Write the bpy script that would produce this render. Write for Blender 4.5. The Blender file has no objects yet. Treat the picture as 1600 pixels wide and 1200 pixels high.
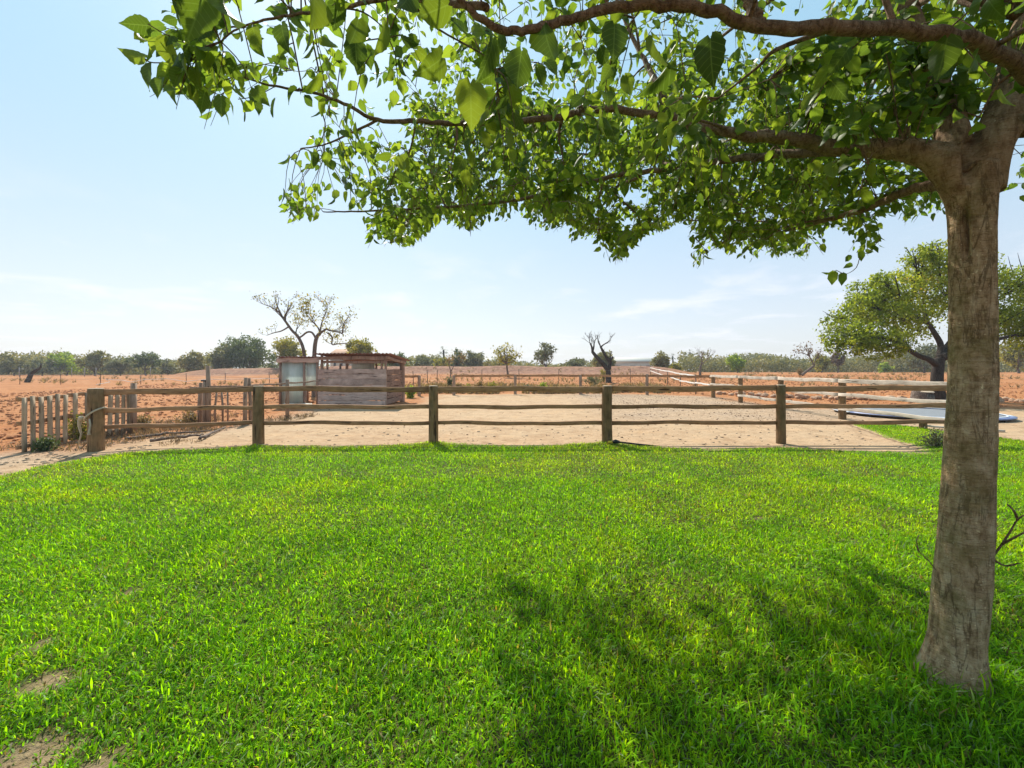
import bpy, bmesh, math, random
import numpy as np
from mathutils import Vector, Matrix

# ------------------------------------------------------------------ camera, sky, sun, exposure
S = bpy.context.scene
COL = S.collection
CAM_Z = 1.6
F = 660.0           # focal length in units of the 1600 px wide photograph
HOR = 578.0         # row of the horizon
cd = bpy.data.cameras.new('camera'); cam = bpy.data.objects.new('camera', cd); COL.objects.link(cam)
cam.location = (0, 0, CAM_Z); cam.rotation_euler = (math.radians(90), 0, 0)
cd.sensor_width = 36; cd.sensor_fit = 'HORIZONTAL'; cd.lens = 36 * F / 1600
cd.shift_y = -(600 - HOR) / 1600
cd.clip_start = 0.05; cd.clip_end = 9000
S.camera = cam

SUN_EL = math.radians(48); SUN_AZ = math.radians(-24)     # azimuth from +Y towards +X
sund = Vector((math.sin(SUN_AZ) * math.cos(SUN_EL), math.cos(SUN_AZ) * math.cos(SUN_EL), math.sin(SUN_EL)))
w = bpy.data.worlds.new('World'); S.world = w; w.use_nodes = True
nt = w.node_tree; nt.nodes.clear(); N = nt.nodes.new; L = nt.links.new
sky = N('ShaderNodeTexSky'); sky.sky_type = 'NISHITA'; sky.sun_disc = False
sky.sun_elevation = SUN_EL; sky.sun_rotation = SUN_AZ; sky.air_density = 1.15; sky.dust_density = 1.2; sky.ozone_density = 2.2; sky.altitude = 20
tc = N('ShaderNodeTexCoord')
sep = N('ShaderNodeSeparateXYZ'); L(tc.outputs['Generated'], sep.inputs[0])
zz = N('ShaderNodeMath'); zz.operation = 'ADD'; L(sep.outputs['Z'], zz.inputs[0]); zz.inputs[1].default_value = 0.10
dv = N('ShaderNodeVectorMath'); dv.operation = 'DIVIDE'; L(tc.outputs['Generated'], dv.inputs[0])
cz = N('ShaderNodeCombineXYZ'); L(zz.outputs[0], cz.inputs[0]); L(zz.outputs[0], cz.inputs[1]); cz.inputs[2].default_value = 1
L(cz.outputs[0], dv.inputs[1])
mpw = N('ShaderNodeMapping'); mpw.inputs['Scale'].default_value = (1.5, 1.5, 5.0); mpw.inputs['Location'].default_value = (3.1, 1.7, 0)
L(dv.outputs[0], mpw.inputs[0])
cn = N('ShaderNodeTexNoise'); cn.inputs['Scale'].default_value = 1.0; cn.inputs['Detail'].default_value = 9; cn.inputs['Roughness'].default_value = 0.58; cn.inputs['Distortion'].default_value = 0.3
L(mpw.outputs[0], cn.inputs['Vector'])
cr = N('ShaderNodeValToRGB'); cr.color_ramp.elements[0].position = 0.52; cr.color_ramp.elements[1].position = 0.72
L(cn.outputs['Fac'], cr.inputs[0])
band = N('ShaderNodeMapRange'); band.interpolation_type = 'SMOOTHSTEP'; band.inputs[1].default_value = 0.36; band.inputs[2].default_value = 0.10
L(sep.outputs['Z'], band.inputs[0])
cm = N('ShaderNodeMath'); cm.operation = 'MULTIPLY'; L(cr.outputs[0], cm.inputs[0]); L(band.outputs[0], cm.inputs[1])
cm2 = N('ShaderNodeMath'); cm2.operation = 'MULTIPLY'; L(cm.outputs[0], cm2.inputs[0]); cm2.inputs[1].default_value = 0.7
mixc = N('ShaderNodeMix'); mixc.data_type = 'RGBA'; L(cm2.outputs[0], mixc.inputs['Factor'])
veil = N('ShaderNodeMix'); veil.data_type = 'RGBA'; veil.inputs[0].default_value = 0.78
L(sky.outputs[0], veil.inputs[6])      # thin high haze, whiter towards the horizon all round
vr = N('ShaderNodeMapRange'); vr.interpolation_type = 'SMOOTHSTEP'; vr.inputs[1].default_value = 0.0; vr.inputs[2].default_value = 0.55; L(sep.outputs['Z'], vr.inputs[0])
vc_ = N('ShaderNodeMix'); vc_.data_type = 'RGBA'; L(vr.outputs[0], vc_.inputs[0]); vc_.inputs[6].default_value = (3.65, 3.82, 4.2, 1); vc_.inputs[7].default_value = (2.0, 3.4, 4.2, 1)
L(vc_.outputs[2], veil.inputs[7])
L(veil.outputs[2], mixc.inputs[6]); mixc.inputs[7].default_value = (5.1, 5.15, 5.6, 1)
bgn = N('ShaderNodeBackground'); bgn.inputs['Strength'].default_value = 0.11
L(mixc.outputs[2], bgn.inputs[0]); ow = N('ShaderNodeOutputWorld'); L(bgn.outputs[0], ow.inputs[0])

ld = bpy.data.lights.new('sun', 'SUN'); ld.energy = 3.9; ld.angle = math.radians(0.6); ld.color = (1.0, 0.94, 0.84)
sun = bpy.data.objects.new('sun', ld); COL.objects.link(sun)
sun.rotation_euler = sund.to_track_quat('Z', 'Y').to_euler()
S.view_settings.view_transform = 'Standard'; S.view_settings.look = 'None'
S.view_settings.exposure = 0.92; S.view_settings.gamma = 1.0; S.view_settings.use_curve_mapping = False
S.cycles.max_bounces = 8; S.cycles.transmission_bounces = 4; S.cycles.transparent_max_bounces = 8; S.cycles.volume_bounces = 0
S.cycles.use_denoising = True

R = random.Random(7)
RNG = np.random.default_rng(11)
PI = math.pi

# ------------------------------------------------------------------ helpers
def hashn(ix, iy, seed):
    h = (ix.astype(np.int64) * 374761393 + iy.astype(np.int64) * 668265263 + seed * 1442695041) & 0xffffffff
    h = ((h ^ (h >> 13)) * 1274126177) & 0xffffffff
    return ((h ^ (h >> 16)) & 0xffff) / 65535.0
def vnoise(x, y, seed=0):
    x = np.asarray(x, float); y = np.asarray(y, float)
    ix = np.floor(x); iy = np.floor(y); fx = x - ix; fy = y - iy
    fx = fx * fx * (3 - 2 * fx); fy = fy * fy * (3 - 2 * fy)
    a = hashn(ix, iy, seed); b = hashn(ix + 1, iy, seed); c = hashn(ix, iy + 1, seed); d = hashn(ix + 1, iy + 1, seed)
    return (a * (1 - fx) + b * fx) * (1 - fy) + (c * (1 - fx) + d * fx) * fy
def fbm(x, y, seed=0, o=4):
    s = 0; a = 0.5; t = 0
    for i in range(o):
        s = s + a * vnoise(np.asarray(x) * 2**i, np.asarray(y) * 2**i, seed + i); t += a; a *= 0.5
    return s / t
def sstep(a, b, x):
    t = np.clip((np.asarray(x, float) - a) / (b - a), 0, 1); return t * t * (3 - 2 * t)
def ground_z(x, y):
    x = np.asarray(x, float); y = np.asarray(y, float)
    side = sstep(-1.0, -0.35, x / np.maximum(y, 1))
    rise = (0.50 + 0.55 * side) * sstep(22, 66, y)
    z = rise
    # earth bank along the back of the field
    xr = x / np.maximum(y, 1)
    along = sstep(-0.86, -0.70, xr) * (1 - sstep(0.33, 0.46, xr))
    yc = 64 + 4 * (fbm(x * 0.05, x * 0 + 3, 5) - .5)
    z = z + along * (1.12 + 0.55 * (fbm(x * 0.16, y * 0.16, 9) - .5)) * np.exp(-((y - yc) / 2.6) ** 2)
    far = sstep(8, 30, y)
    z = z + 0.05 * (fbm(x * 0.5, y * 0.5, 2) - .5) * (0.4 + far)
    z = z + far * 0.05 * (fbm(x * 2.2, y * 2.2, 21) - .5)
    # the bare soil outside the lawn on the left lies a little lower
    z = z - 0.06 * sstep(-7.2, -9.0, x) * (1 - sstep(12, 18, y))
    return z
def gz(x, y): return float(ground_z(np.array([x]), np.array([y]))[0])
def W(px, py, Y): return Vector(((px - 800) / F * Y, Y, CAM_Z - (py - HOR) / F * Y))
def G(px, py):
    Y = CAM_Z * F / (py - HOR); return Vector(((px - 800) / F * Y, Y, gz((px - 800) / F * Y, Y)))
def PX(px, Y): return (px - 800) / F * Y
def in_poly(x, y, poly):
    x = np.asarray(x); y = np.asarray(y); ins = np.zeros(x.shape, bool); n = len(poly)
    for i in range(n):
        x1, y1 = poly[i]; x2, y2 = poly[(i + 1) % n]
        if y1 == y2: continue
        c = ((y1 > y) != (y2 > y)) & (x < (x2 - x1) * (y - y1) / (y2 - y1) + x1); ins ^= c
    return ins
def poly_dist(x, y, poly, closed=True):
    x = np.asarray(x, float); y = np.asarray(y, float); d = np.full(x.shape, 1e9); n = len(poly)
    for i in range(n if closed else n - 1):
        x1, y1 = poly[i]; x2, y2 = poly[(i + 1) % n]; dx, dy = x2 - x1, y2 - y1
        t = np.clip(((x - x1) * dx + (y - y1) * dy) / (dx * dx + dy * dy + 1e-12), 0, 1)
        d = np.minimum(d, np.hypot(x - x1 - t * dx, y - y1 - t * dy))
    return d

def mesh_np(name, verts, tris=None, quads=None, attrs=None, smooth=False):
    me = bpy.data.meshes.new(name); verts = np.ascontiguousarray(verts, np.float32)
    me.vertices.add(len(verts)); me.vertices.foreach_set('co', verts.ravel())
    parts = []; starts = []; k = 0
    for fa, n in ((tris, 3), (quads, 4)):
        if fa is None or len(fa) == 0: continue
        fa = np.asarray(fa, np.int32); parts.append(fa.ravel()); starts.append(k + np.arange(len(fa)) * n); k += fa.size
    li = np.concatenate(parts).astype(np.int32); st = np.concatenate(starts).astype(np.int32)
    me.loops.add(len(li)); me.loops.foreach_set('vertex_index', li)
    me.polygons.add(len(st)); me.polygons.foreach_set('loop_start', st)
    if smooth: me.polygons.foreach_set('use_smooth', np.ones(len(st), bool))
    me.update(calc_edges=True)
    for an, data in (attrs or {}).items():
        data = np.asarray(data, np.float32)
        if data.ndim == 1:
            a = me.attributes.new(an, 'FLOAT', 'POINT'); a.data.foreach_set('value', data)
        elif data.shape[1] == 3:
            a = me.attributes.new(an, 'FLOAT_VECTOR', 'POINT'); a.data.foreach_set('vector', data.ravel())
        else:
            a = me.attributes.new(an, 'FLOAT_COLOR', 'POINT'); a.data.foreach_set('color', data.ravel())
    return me
def link(name, me, mat=None, parent=None, loc=None, rot=None):
    if me is not None and mat is not None and not me.materials: me.materials.append(mat)
    o = bpy.data.objects.new(name, me); COL.objects.link(o)
    if parent: o.parent = parent
    if loc is not None: o.location = loc
    if rot is not None: o.rotation_euler = rot
    return o
def tag(o, label=None, cat=None, group=None, kind=None):
    for k, v in (('label', label), ('category', cat), ('group', group), ('kind', kind)):
        if v: o[k] = v
    return o
def thing(name, label, cat, loc=(0, 0, 0), rz=0, group=None):
    o = bpy.data.objects.new(name, None); COL.objects.link(o); o.location = loc; o.rotation_euler = (0, 0, rz); o.empty_display_size = 0.2
    return tag(o, label, cat, group)

class MB:
    def __init__(s): s.v = []; s.q = []; s.t = []
    def tube(s, pts, radii, n=8, cap=True):
        pts = [Vector(p) for p in pts]; b = len(s.v); m = len(pts); prev = None
        for i, p in enumerate(pts):
            d = (pts[min(i + 1, m - 1)] - pts[max(i - 1, 0)])
            if d.length < 1e-9: d = Vector((0, 0, 1))
            d.normalize()
            if prev is None:
                u = d.orthogonal().normalized()
            else:
                u = prev - d * prev.dot(d)
                u = u.normalized() if u.length > 1e-6 else d.orthogonal().normalized()
            prev = u; vv = d.cross(u); r = radii[i] if hasattr(radii, '__len__') else radii
            for k in range(n):
                a = 2 * PI * k / n; s.v.append(p + u * (r * math.cos(a)) + vv * (r * math.sin(a)))
        for i in range(m - 1):
            for k in range(n):
                s.q.append((b + i * n + k, b + i * n + (k + 1) % n, b + (i + 1) * n + (k + 1) % n, b + (i + 1) * n + k))
        if cap:
            for base, c, fl in ((b, pts[0], True), (b + (m - 1) * n, pts[-1], False)):
                ci = len(s.v); s.v.append(Vector(c))
                for k in range(n):
                    f = (ci, base + (k + 1) % n, base + k) if fl else (ci, base + k, base + (k + 1) % n)
                    s.t.append(f)
        return s
    def box(s, c, d, M=None):
        b = len(s.v); c = Vector(c)
        for z in (-1, 1):
            for y in (-1, 1):
                for x in (-1, 1):
                    p = Vector((x * d[0] / 2, y * d[1] / 2, z * d[2] / 2)); p = (M @ p) if M else p; s.v.append(p + c)
        for f in ((0, 2, 3, 1), (4, 5, 7, 6), (0, 1, 5, 4), (2, 6, 7, 3), (0, 4, 6, 2), (1, 3, 7, 5)): s.q.append(tuple(b + i for i in f))
        return s
    def mesh(s, name, smooth=False):
        return mesh_np(name, np.array([tuple(p) for p in s.v]), s.t, s.q, smooth=smooth)
    def build(s, name, mat, parent=None, smooth=False, loc=None): return link(name, s.mesh(name, smooth), mat, parent, loc)

def catmull(pts, vals, k=6):
    P = [Vector(p) for p in pts]; out = []; rv = []
    for i in range(len(P) - 1):
        p0, p1, p2, p3 = P[max(i - 1, 0)], P[i], P[i + 1], P[min(i + 2, len(P) - 1)]
        for j in range(k):
            t = j / k
            out.append(0.5 * ((2 * p1) + (p2 - p0) * t + (2 * p0 - 5 * p1 + 4 * p2 - p3) * t * t + (3 * p1 - p0 - 3 * p2 + p3) * t ** 3))
            rv.append(vals[i] * (1 - t) + vals[i + 1] * t)
    out.append(P[-1]); rv.append(vals[-1]); return out, rv

# ------------------------------------------------------------------ materials
def new_mat(name):
    m = bpy.data.materials.new(name); m.use_nodes = True; t = m.node_tree; t.nodes.clear(); return m, t
def node(t, typ, **k):
    n = t.nodes.new(typ)
    for a, v in k.items(): setattr(n, a, v)
    return n
def noise(t, scale, detail=4, rough=.55, vec=None, dist=0):
    n = node(t, 'ShaderNodeTexNoise'); n.inputs['Scale'].default_value = scale; n.inputs['Detail'].default_value = detail
    n.inputs['Roughness'].default_value = rough; n.inputs['Distortion'].default_value = dist
    if vec is not None: t.links.new(vec, n.inputs['Vector'])
    return n.outputs['Fac']
def ramp(t, fac, stops):
    r = node(t, 'ShaderNodeValToRGB'); e = r.color_ramp.elements
    while len(e) < len(stops): e.new(0.5)
    for i, (p, c) in enumerate(stops):
        e[i].position = p; e[i].color = (*c, 1) if hasattr(c, '__len__') else (c, c, c, 1)
    t.links.new(fac, r.inputs[0]); return r.outputs[0]
def mix(t, fac, a, b, blend='MIX'):
    m = node(t, 'ShaderNodeMix', data_type='RGBA', blend_type=blend)
    for i, v in ((0, fac), (6, a), (7, b)):
        if hasattr(v, 'is_linked'): t.links.new(v, m.inputs[i])
        elif hasattr(v, '__len__'): m.inputs[i].default_value = (*v, 1)
        else: m.inputs[i].default_value = v
    return m.outputs[2]
def math_(t, op, a, b=0.0):
    m = node(t, 'ShaderNodeMath', operation=op)
    for i, v in ((0, a), (1, b)):
        if hasattr(v, 'is_linked'): t.links.new(v, m.inputs[i])
        else: m.inputs[i].default_value = v
    return m.outputs[0]
def bump(t, h, strength, dist, prev=None):
    b = node(t, 'ShaderNodeBump'); b.inputs['Strength'].default_value = strength; b.inputs['Distance'].default_value = dist
    t.links.new(h, b.inputs['Height'])
    if prev is not None: t.links.new(prev, b.inputs['Normal'])
    return b.outputs[0]
def finish(t, col, rough=.85, nrm=None, spec=.3, transl=0, tcol=None):
    p = node(t, 'ShaderNodeBsdfPrincipled'); p.inputs['Specular IOR Level'].default_value = spec
    for nm, v in (('Base Color', col), ('Roughness', rough)):
        if hasattr(v, 'is_linked'): t.links.new(v, p.inputs[nm])
        elif hasattr(v, '__len__'): p.inputs[nm].default_value = (*v, 1)
        else: p.inputs[nm].default_value = v
    if nrm is not None: t.links.new(nrm, p.inputs['Normal'])
    o = node(t, 'ShaderNodeOutputMaterial'); out = p.outputs[0]
    if transl:
        tr = node(t, 'ShaderNodeBsdfTranslucent'); tv = tcol if tcol is not None else col
        if hasattr(tv, 'is_linked'): t.links.new(tv, tr.inputs[0])
        else: tr.inputs[0].default_value = (*tv, 1)
        ms = node(t, 'ShaderNodeMixShader'); ms.inputs[0].default_value = transl
        t.links.new(out, ms.inputs[1]); t.links.new(tr.outputs[0], ms.inputs[2]); out = ms.outputs[0]
    t.links.new(out, o.inputs[0]); return p
def objco(t, scale=(1, 1, 1), gen=False):
    c = node(t, 'ShaderNodeTexCoord'); m = node(t, 'ShaderNodeMapping'); m.inputs['Scale'].default_value = scale
    oi = node(t, 'ShaderNodeObjectInfo'); va = node(t, 'ShaderNodeVectorMath', operation='ADD')
    mu = math_(t, 'MULTIPLY', oi.outputs['Random'], 37.0)
    t.links.new(c.outputs['Object'], va.inputs[0]); t.links.new(mu, va.inputs[1])
    t.links.new(va.outputs[0], m.inputs['Vector']); return m.outputs[0], oi.outputs['Random']
def attr(t, name):
    a = node(t, 'ShaderNodeAttribute'); a.attribute_name = name; return a

def wood(name, c1, c2, c3, axis='z', moss=0.0, rough=.85, bstr=.5):
    m, t = new_mat(name)
    sc = {'z': (1, 1, .10), 'x': (.10, 1, 1), 'y': (1, .10, 1)}[axis]
    v, rnd = objco(t, sc)
    v0, _ = objco(t)
    g = noise(t, 42, 6, .65, v); g2 = noise(t, 9, 3, .6, v); big = noise(t, 2.3, 3, .6, v0)
    col = ramp(t, g, [(0.30, c1), (0.52, c2), (0.78, c3)])
    col = mix(t, math_(t, 'MULTIPLY', g2, .55), col, c1)
    hue = ramp(t, rnd, [(0, .78), (1, 1.2)])
    col = mix(t, 1.0, col, hue, 'MULTIPLY')
    col = mix(t, ramp(t, big, [(0.42, 0.0), (0.7, .5)]), col, tuple(min(1, x * 1.5) for x in c2))
    if moss:
        mk = math_(t, 'MULTIPLY', ramp(t, noise(t, 5, 5, .65, v0), [(0.48, 0), (0.62, 1)]), moss)
        col = mix(t, mk, col, (.045, .055, .022))
    crack = ramp(t, noise(t, 16, 3, .7, v), [(0.33, 0), (0.40, 1)])
    col = mix(t, crack, tuple(x * .35 for x in c1), col)
    nb = bump(t, g, bstr, .01); nb = bump(t, crack, .6, .012, nb)
    finish(t, col, rough, nb, .2); return m

M = {}
M['post'] = wood('post_wood', (.13, .075, .036), (.25, .15, .074), (.38, .26, .145), 'z', moss=.3, bstr=.7)
M['post_dry'] = wood('dry_post_wood', (.16, .105, .072), (.29, .20, .145), (.42, .32, .25), 'z')
M['rail'] = wood('rail_wood', (.20, .10, .052), (.36, .195, .10), (.52, .325, .19), 'x', moss=.08)
M['rail_grey'] = wood('bleached_rail_wood', (.33, .27, .21), (.52, .45, .37), (.68, .62, .54), 'x')
M['plank'] = wood('shed_plank_wood', (.30, .205, .17), (.50, .37, .32), (.64, .50, .44), 'x')
M['plank_shaded'] = wood('shaded_plank_wood', (.15, .085, .06), (.29, .17, .125), (.40, .27, .20), 'x')  # darker than the front planks: the side wall's shade is put into the colour
M['pallet'] = wood('pallet_wood', (.21, .15, .10), (.37, .28, .19), (.49, .39, .28), 'z')
M['shed_post'] = wood('shed_post_wood', (.18, .11, .085), (.34, .22, .17), (.46, .34, .27), 'z')

def ground_mat():
    m, t = new_mat('ground_soil')
    geo = node(t, 'ShaderNodeNewGeometry'); P = geo.outputs['Position']
    n1 = noise(t, .45, 5, .6, P); n2 = noise(t, 6, 6, .7, P); n3 = noise(t, 38, 4, .7, P)
    soil = ramp(t, n2, [(.30, (.19, .072, .027)), (.5, (.345, .140, .052)), (.72, (.45, .21, .088))])
    soil = mix(t, ramp(t, n1, [(.42, 0), (.66, .6)]), soil, (.43, .215, .105))
    sand = ramp(t, n2, [(.28, (.31, .19, .107)), (.5, (.415, .28, .168)), (.75, (.48, .345, .225))])
    sand = mix(t, ramp(t, n1, [(.40, 0), (.62, .55)]), sand, (.44, .32, .205))
    sand = mix(t, ramp(t, n3, [(.24, .75), (.36, 0)]), sand, (.20, .12, .07))
    ch = ramp(t, noise(t, 7.5, 6, .75, P), [(.36, (.15, .10, .066)), (.5, (.35, .255, .18)), (.68, (.54, .41, .29))])
    sand = mix(t, math_(t, 'MULTIPLY', attr(t, 'churn').outputs['Fac'], .85), sand, ch)
    thatch = ramp(t, n3, [(.3, (.015, .026, .006)), (.5, (.04, .055, .012)), (.75, (.13, .12, .045))])
    col = mix(t, attr(t, 'sand').outputs['Fac'], soil, sand)
    col = mix(t, attr(t, 'thatch').outputs['Fac'], col, thatch)
    stony = ramp(t, noise(t, 1.6, 6, .75, P), [(.34, (.14, .075, .055)), (.55, (.30, .165, .115)), (.75, (.42, .25, .165))])
    col = mix(t, attr(t, 'bank').outputs['Fac'], col, stony)
    dry = ramp(t, noise(t, .9, 6, .7, P), [(.52, 0), (.68, .55)])
    col = mix(t, math_(t, 'MULTIPLY', dry, attr(t, 'dry').outputs['Fac']), col, (.40, .30, .16))
    vo = node(t, 'ShaderNodeTexVoronoi', feature='SMOOTH_F1'); vo.inputs['Scale'].default_value = 4.2; t.links.new(P, vo.inputs['Vector'])
    n4 = noise(t, 1.7, 5, .62, P, .6)
    tone = ramp(t, n4, [(.34, (.78, .72, .66)), (.5, (1, 1, 1)), (.68, (1.12, 1.07, 1.0))]); col = mix(t, .8, col, tone, 'MULTIPLY')
    drk = ramp(t, noise(t, 3.1, 8, .78, P, 1.2), [(.26, .55), (.36, 0)]); col = mix(t, drk, col, (.17, .10, .06))
    b = bump(t, n4, .8, .055); b = bump(t, vo.outputs['Distance'], .6, .035, b); b = bump(t, n2, 1.0, .05, b); b = bump(t, n3, .8, .014, b)
    finish(t, col, .95, b, .1); return m
M['ground'] = ground_mat()

def leaf_mat(name, dark, mid, light, single=False, transl=.42, veins=True, yellow=None, rough=.42, spec=.4, tboost=1.35):
    m, t = new_mat(name)
    if single:
        oi = node(t, 'ShaderNodeObjectInfo'); r = oi.outputs['Random']
    else:
        r = attr(t, 'tint').outputs['Fac']
    stops = [(0, dark), (.5, mid), (.93, light)]
    if yellow: stops.append((1.0, yellow))
    col = ramp(t, r, stops)
    tcol = mix(t, 1.0, col, (tboost * 1.15, tboost, tboost * .45), 'MULTIPLY')
    if veins:
        a = attr(t, 'luv').outputs['Vector']; sp = node(t, 'ShaderNodeSeparateXYZ'); t.links.new(a, sp.inputs[0])
        ax = math_(t, 'ABSOLUTE', sp.outputs[0])
        ph = math_(t, 'MULTIPLY', math_(t, 'SUBTRACT', sp.outputs[1], math_(t, 'MULTIPLY', ax, .8)), 7.0)
        fr = math_(t, 'ABSOLUTE', math_(t, 'SUBTRACT', math_(t, 'FRACT', ph), .5))
        vein = ramp(t, fr, [(0.0, 1), (.07, 0)])
        mid_ = ramp(t, ax, [(0.0, 1), (.022, 0)])
        vn = math_(t, 'MAXIMUM', vein, mid_)
        vs = math_(t, 'MULTIPLY', vn, .32)
        col = mix(t, vs, col, tuple(min(1, x * 2.2 + .03) for x in light))
        tcol = mix(t, vs, tcol, tuple(min(1, x * 2.8 + .04) for x in light))
    finish(t, col, rough, None, spec, transl, tcol); return m
MUL = ((.034, .068, .012), (.066, .118, .016), (.125, .185, .023))
M['leaf'] = leaf_mat('mulberry_leaf', *MUL, transl=.5, tboost=3.2, rough=.5, spec=.28)
M['leaf1'] = leaf_mat('mulberry_single_leaf', *MUL, single=True, transl=.45, tboost=2.1, rough=.5, spec=.28)
M['grass'] = None
def grass_mat():
    m, t = new_mat('grass_blade')
    c = attr(t, 'gcol').outputs['Color']
    tc_ = mix(t, 1.0, c, (2.35, 2.05, .4), 'MULTIPLY')
    finish(t, c, .5, None, .16, .46, tc_); return m
M['grass'] = grass_mat()
def foliage(name, a, b, c, y=None, tr=.3): 
    M[name] = leaf_mat(name, a, b, c, veins=False, transl=tr, yellow=y, rough=.6, spec=.25, tboost=1.6)
foliage('fol_carob', (.08, .13, .016), (.18, .25, .032), (.34, .37, .055), (.48, .33, .07), tr=.55)
foliage('fol_dark', (.042, .066, .028), (.075, .112, .045), (.13, .17, .072))
foliage('fol_olive', (.075, .09, .052), (.13, .148, .088), (.20, .215, .14))
foliage('fol_scrub', (.10, .112, .05), (.18, .185, .08), (.28, .26, .14), (.27, .19, .12))
foliage('fol_yellow', (.10, .115, .02), (.20, .205, .034), (.32, .29, .055), (.38, .25, .07), tr=.42)
foliage('fol_bright', (.10, .17, .022), (.20, .30, .034), (.33, .42, .05), tr=.45)
foliage('fol_dry', (.12, .085, .05), (.21, .155, .085), (.33, .25, .15))
foliage('fol_brown', (.085, .06, .045), (.14, .10, .075), (.20, .15, .11))

def bark(name, c1, c2, c3, moss=True, sc=1.0):
    m, t = new_mat(name); c = node(t, 'ShaderNodeTexCoord'); P = c.outputs['Object']
    mp = node(t, 'ShaderNodeMapping'); mp.inputs['Scale'].default_value = (1, 1, .38); t.links.new(P, mp.inputs[0])
    mr = node(t, 'ShaderNodeMapping'); mr.inputs['Scale'].default_value = (.35, .35, 2.2); t.links.new(P, mr.inputs[0])
    a = noise(t, 26 * sc, 8, .7, mp.outputs[0]); b_ = noise(t, 5 * sc, 5, .6, P); ringy = noise(t, 16 * sc, 5, .65, mr.outputs[0], 1.0)
    col = ramp(t, a, [(.36, c1), (.5, c2), (.64, c3)])
    col = mix(t, ramp(t, ringy, [(.5, 0), (.72, .55)]), col, c3)
    sp_ = ramp(t, noise(t, 70 * sc, 2, .5, P), [(.68, 0), (.74, .6)])
    col = mix(t, sp_, col, tuple(min(1, x * 1.9) for x in c3))
    vo = node(t, 'ShaderNodeTexVoronoi', feature='DISTANCE_TO_EDGE'); vo.inputs['Scale'].default_value = 34 * sc
    wv_ = node(t, 'ShaderNodeVectorMath', operation='ADD'); nn = node(t, 'ShaderNodeTexNoise'); nn.inputs['Scale'].default_value = 9 * sc; t.links.new(mp.outputs[0], nn.inputs['Vector'])
    sc3 = node(t, 'ShaderNodeVectorMath', operation='SCALE'); sc3.inputs['Scale'].default_value = .25; t.links.new(nn.outputs['Color'], sc3.inputs[0]); t.links.new(mp.outputs[0], wv_.inputs[0]); t.links.new(sc3.outputs[0], wv_.inputs[1]); t.links.new(wv_.outputs[0], vo.inputs['Vector'])
    crk = ramp(t, vo.outputs['Distance'], [(.0, 0), (.05, 1)])
    crm = math_(t, 'MAXIMUM', crk, ramp(t, noise(t, 4 * sc, 3, .6, P), [(.44, 1), (.56, 0)]))
    col = mix(t, math_(t, 'ADD', math_(t, 'MULTIPLY', crm, .3), .7), tuple(x * .5 for x in c1), col)
    if moss:
        mk = ramp(t, b_, [(.47, 0), (.66, .62)])
        col = mix(t, mk, col, (.13, .125, .028))
        mk2 = ramp(t, noise(t, 3.3 * sc, 5, .6, P, .5), [(.47, 0), (.66, .5)])
        col = mix(t, mk2, col, (.30, .185, .09))
        sz = node(t, 'ShaderNodeSeparateXYZ'); t.links.new(P, sz.inputs[0]); hi = node(t, 'ShaderNodeMapRange'); hi.inputs[1].default_value = 2.2; hi.inputs[2].default_value = 3.0; t.links.new(sz.outputs[2], hi.inputs[0])
        col = mix(t, math_(t, 'MULTIPLY', hi.outputs[0], .6), col, ramp(t, a, [(.36, (.14, .08, .045)), (.64, (.34, .22, .14))]))
    ms_ = node(t, 'ShaderNodeMapping'); ms_.inputs['Scale'].default_value = (1, 1, .16); t.links.new(P, ms_.inputs[0])
    fis = ramp(t, noise(t, 13 * sc, 5, .6, ms_.outputs[0], .4), [(.478, 1), (.496, 0), (.504, 0), (.522, 1)]); fm = math_(t, 'MAXIMUM', fis, ramp(t, noise(t, 3.1 * sc, 3, .6, P), [(.46, 0), (.60, 1)]))
    col = mix(t, math_(t, 'ADD', math_(t, 'MULTIPLY', fm, .65), .35), tuple(x * .35 for x in c1), col)
    pit = ramp(t, noise(t, 95 * sc, 3, .6, mr.outputs[0]), [(.36, .55), (.44, 0)]); col = mix(t, pit, col, tuple(x * .6 for x in c1))
    h = math_(t, 'ADD', math_(t, 'MULTIPLY', a, .6), math_(t, 'MULTIPLY', ringy, .6))
    b = bump(t, crm, .25, .006); b = bump(t, h, 1.0, .03, b); b = bump(t, noise(t, 110 * sc, 4, .7, P), .8, .005, b)
    finish(t, col, .9, b, .2); return m
M['bark'] = bark('mulberry_bark', (.20, .12, .062), (.43, .29, .165), (.58, .44, .285))
M['bark_branch'] = bark('mulberry_branch_bark', (.14, .08, .045), (.28, .175, .11), (.40, .28, .19), moss=False, sc=1.6)
M['bark_dark'] = bark('dark_bark', (.025, .020, .018), (.05, .04, .034), (.09, .072, .06), moss=False, sc=.6)
M['bark_grey'] = bark('grey_bark', (.09, .065, .052), (.16, .12, .098), (.25, .20, .165), moss=False, sc=.6)

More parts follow.
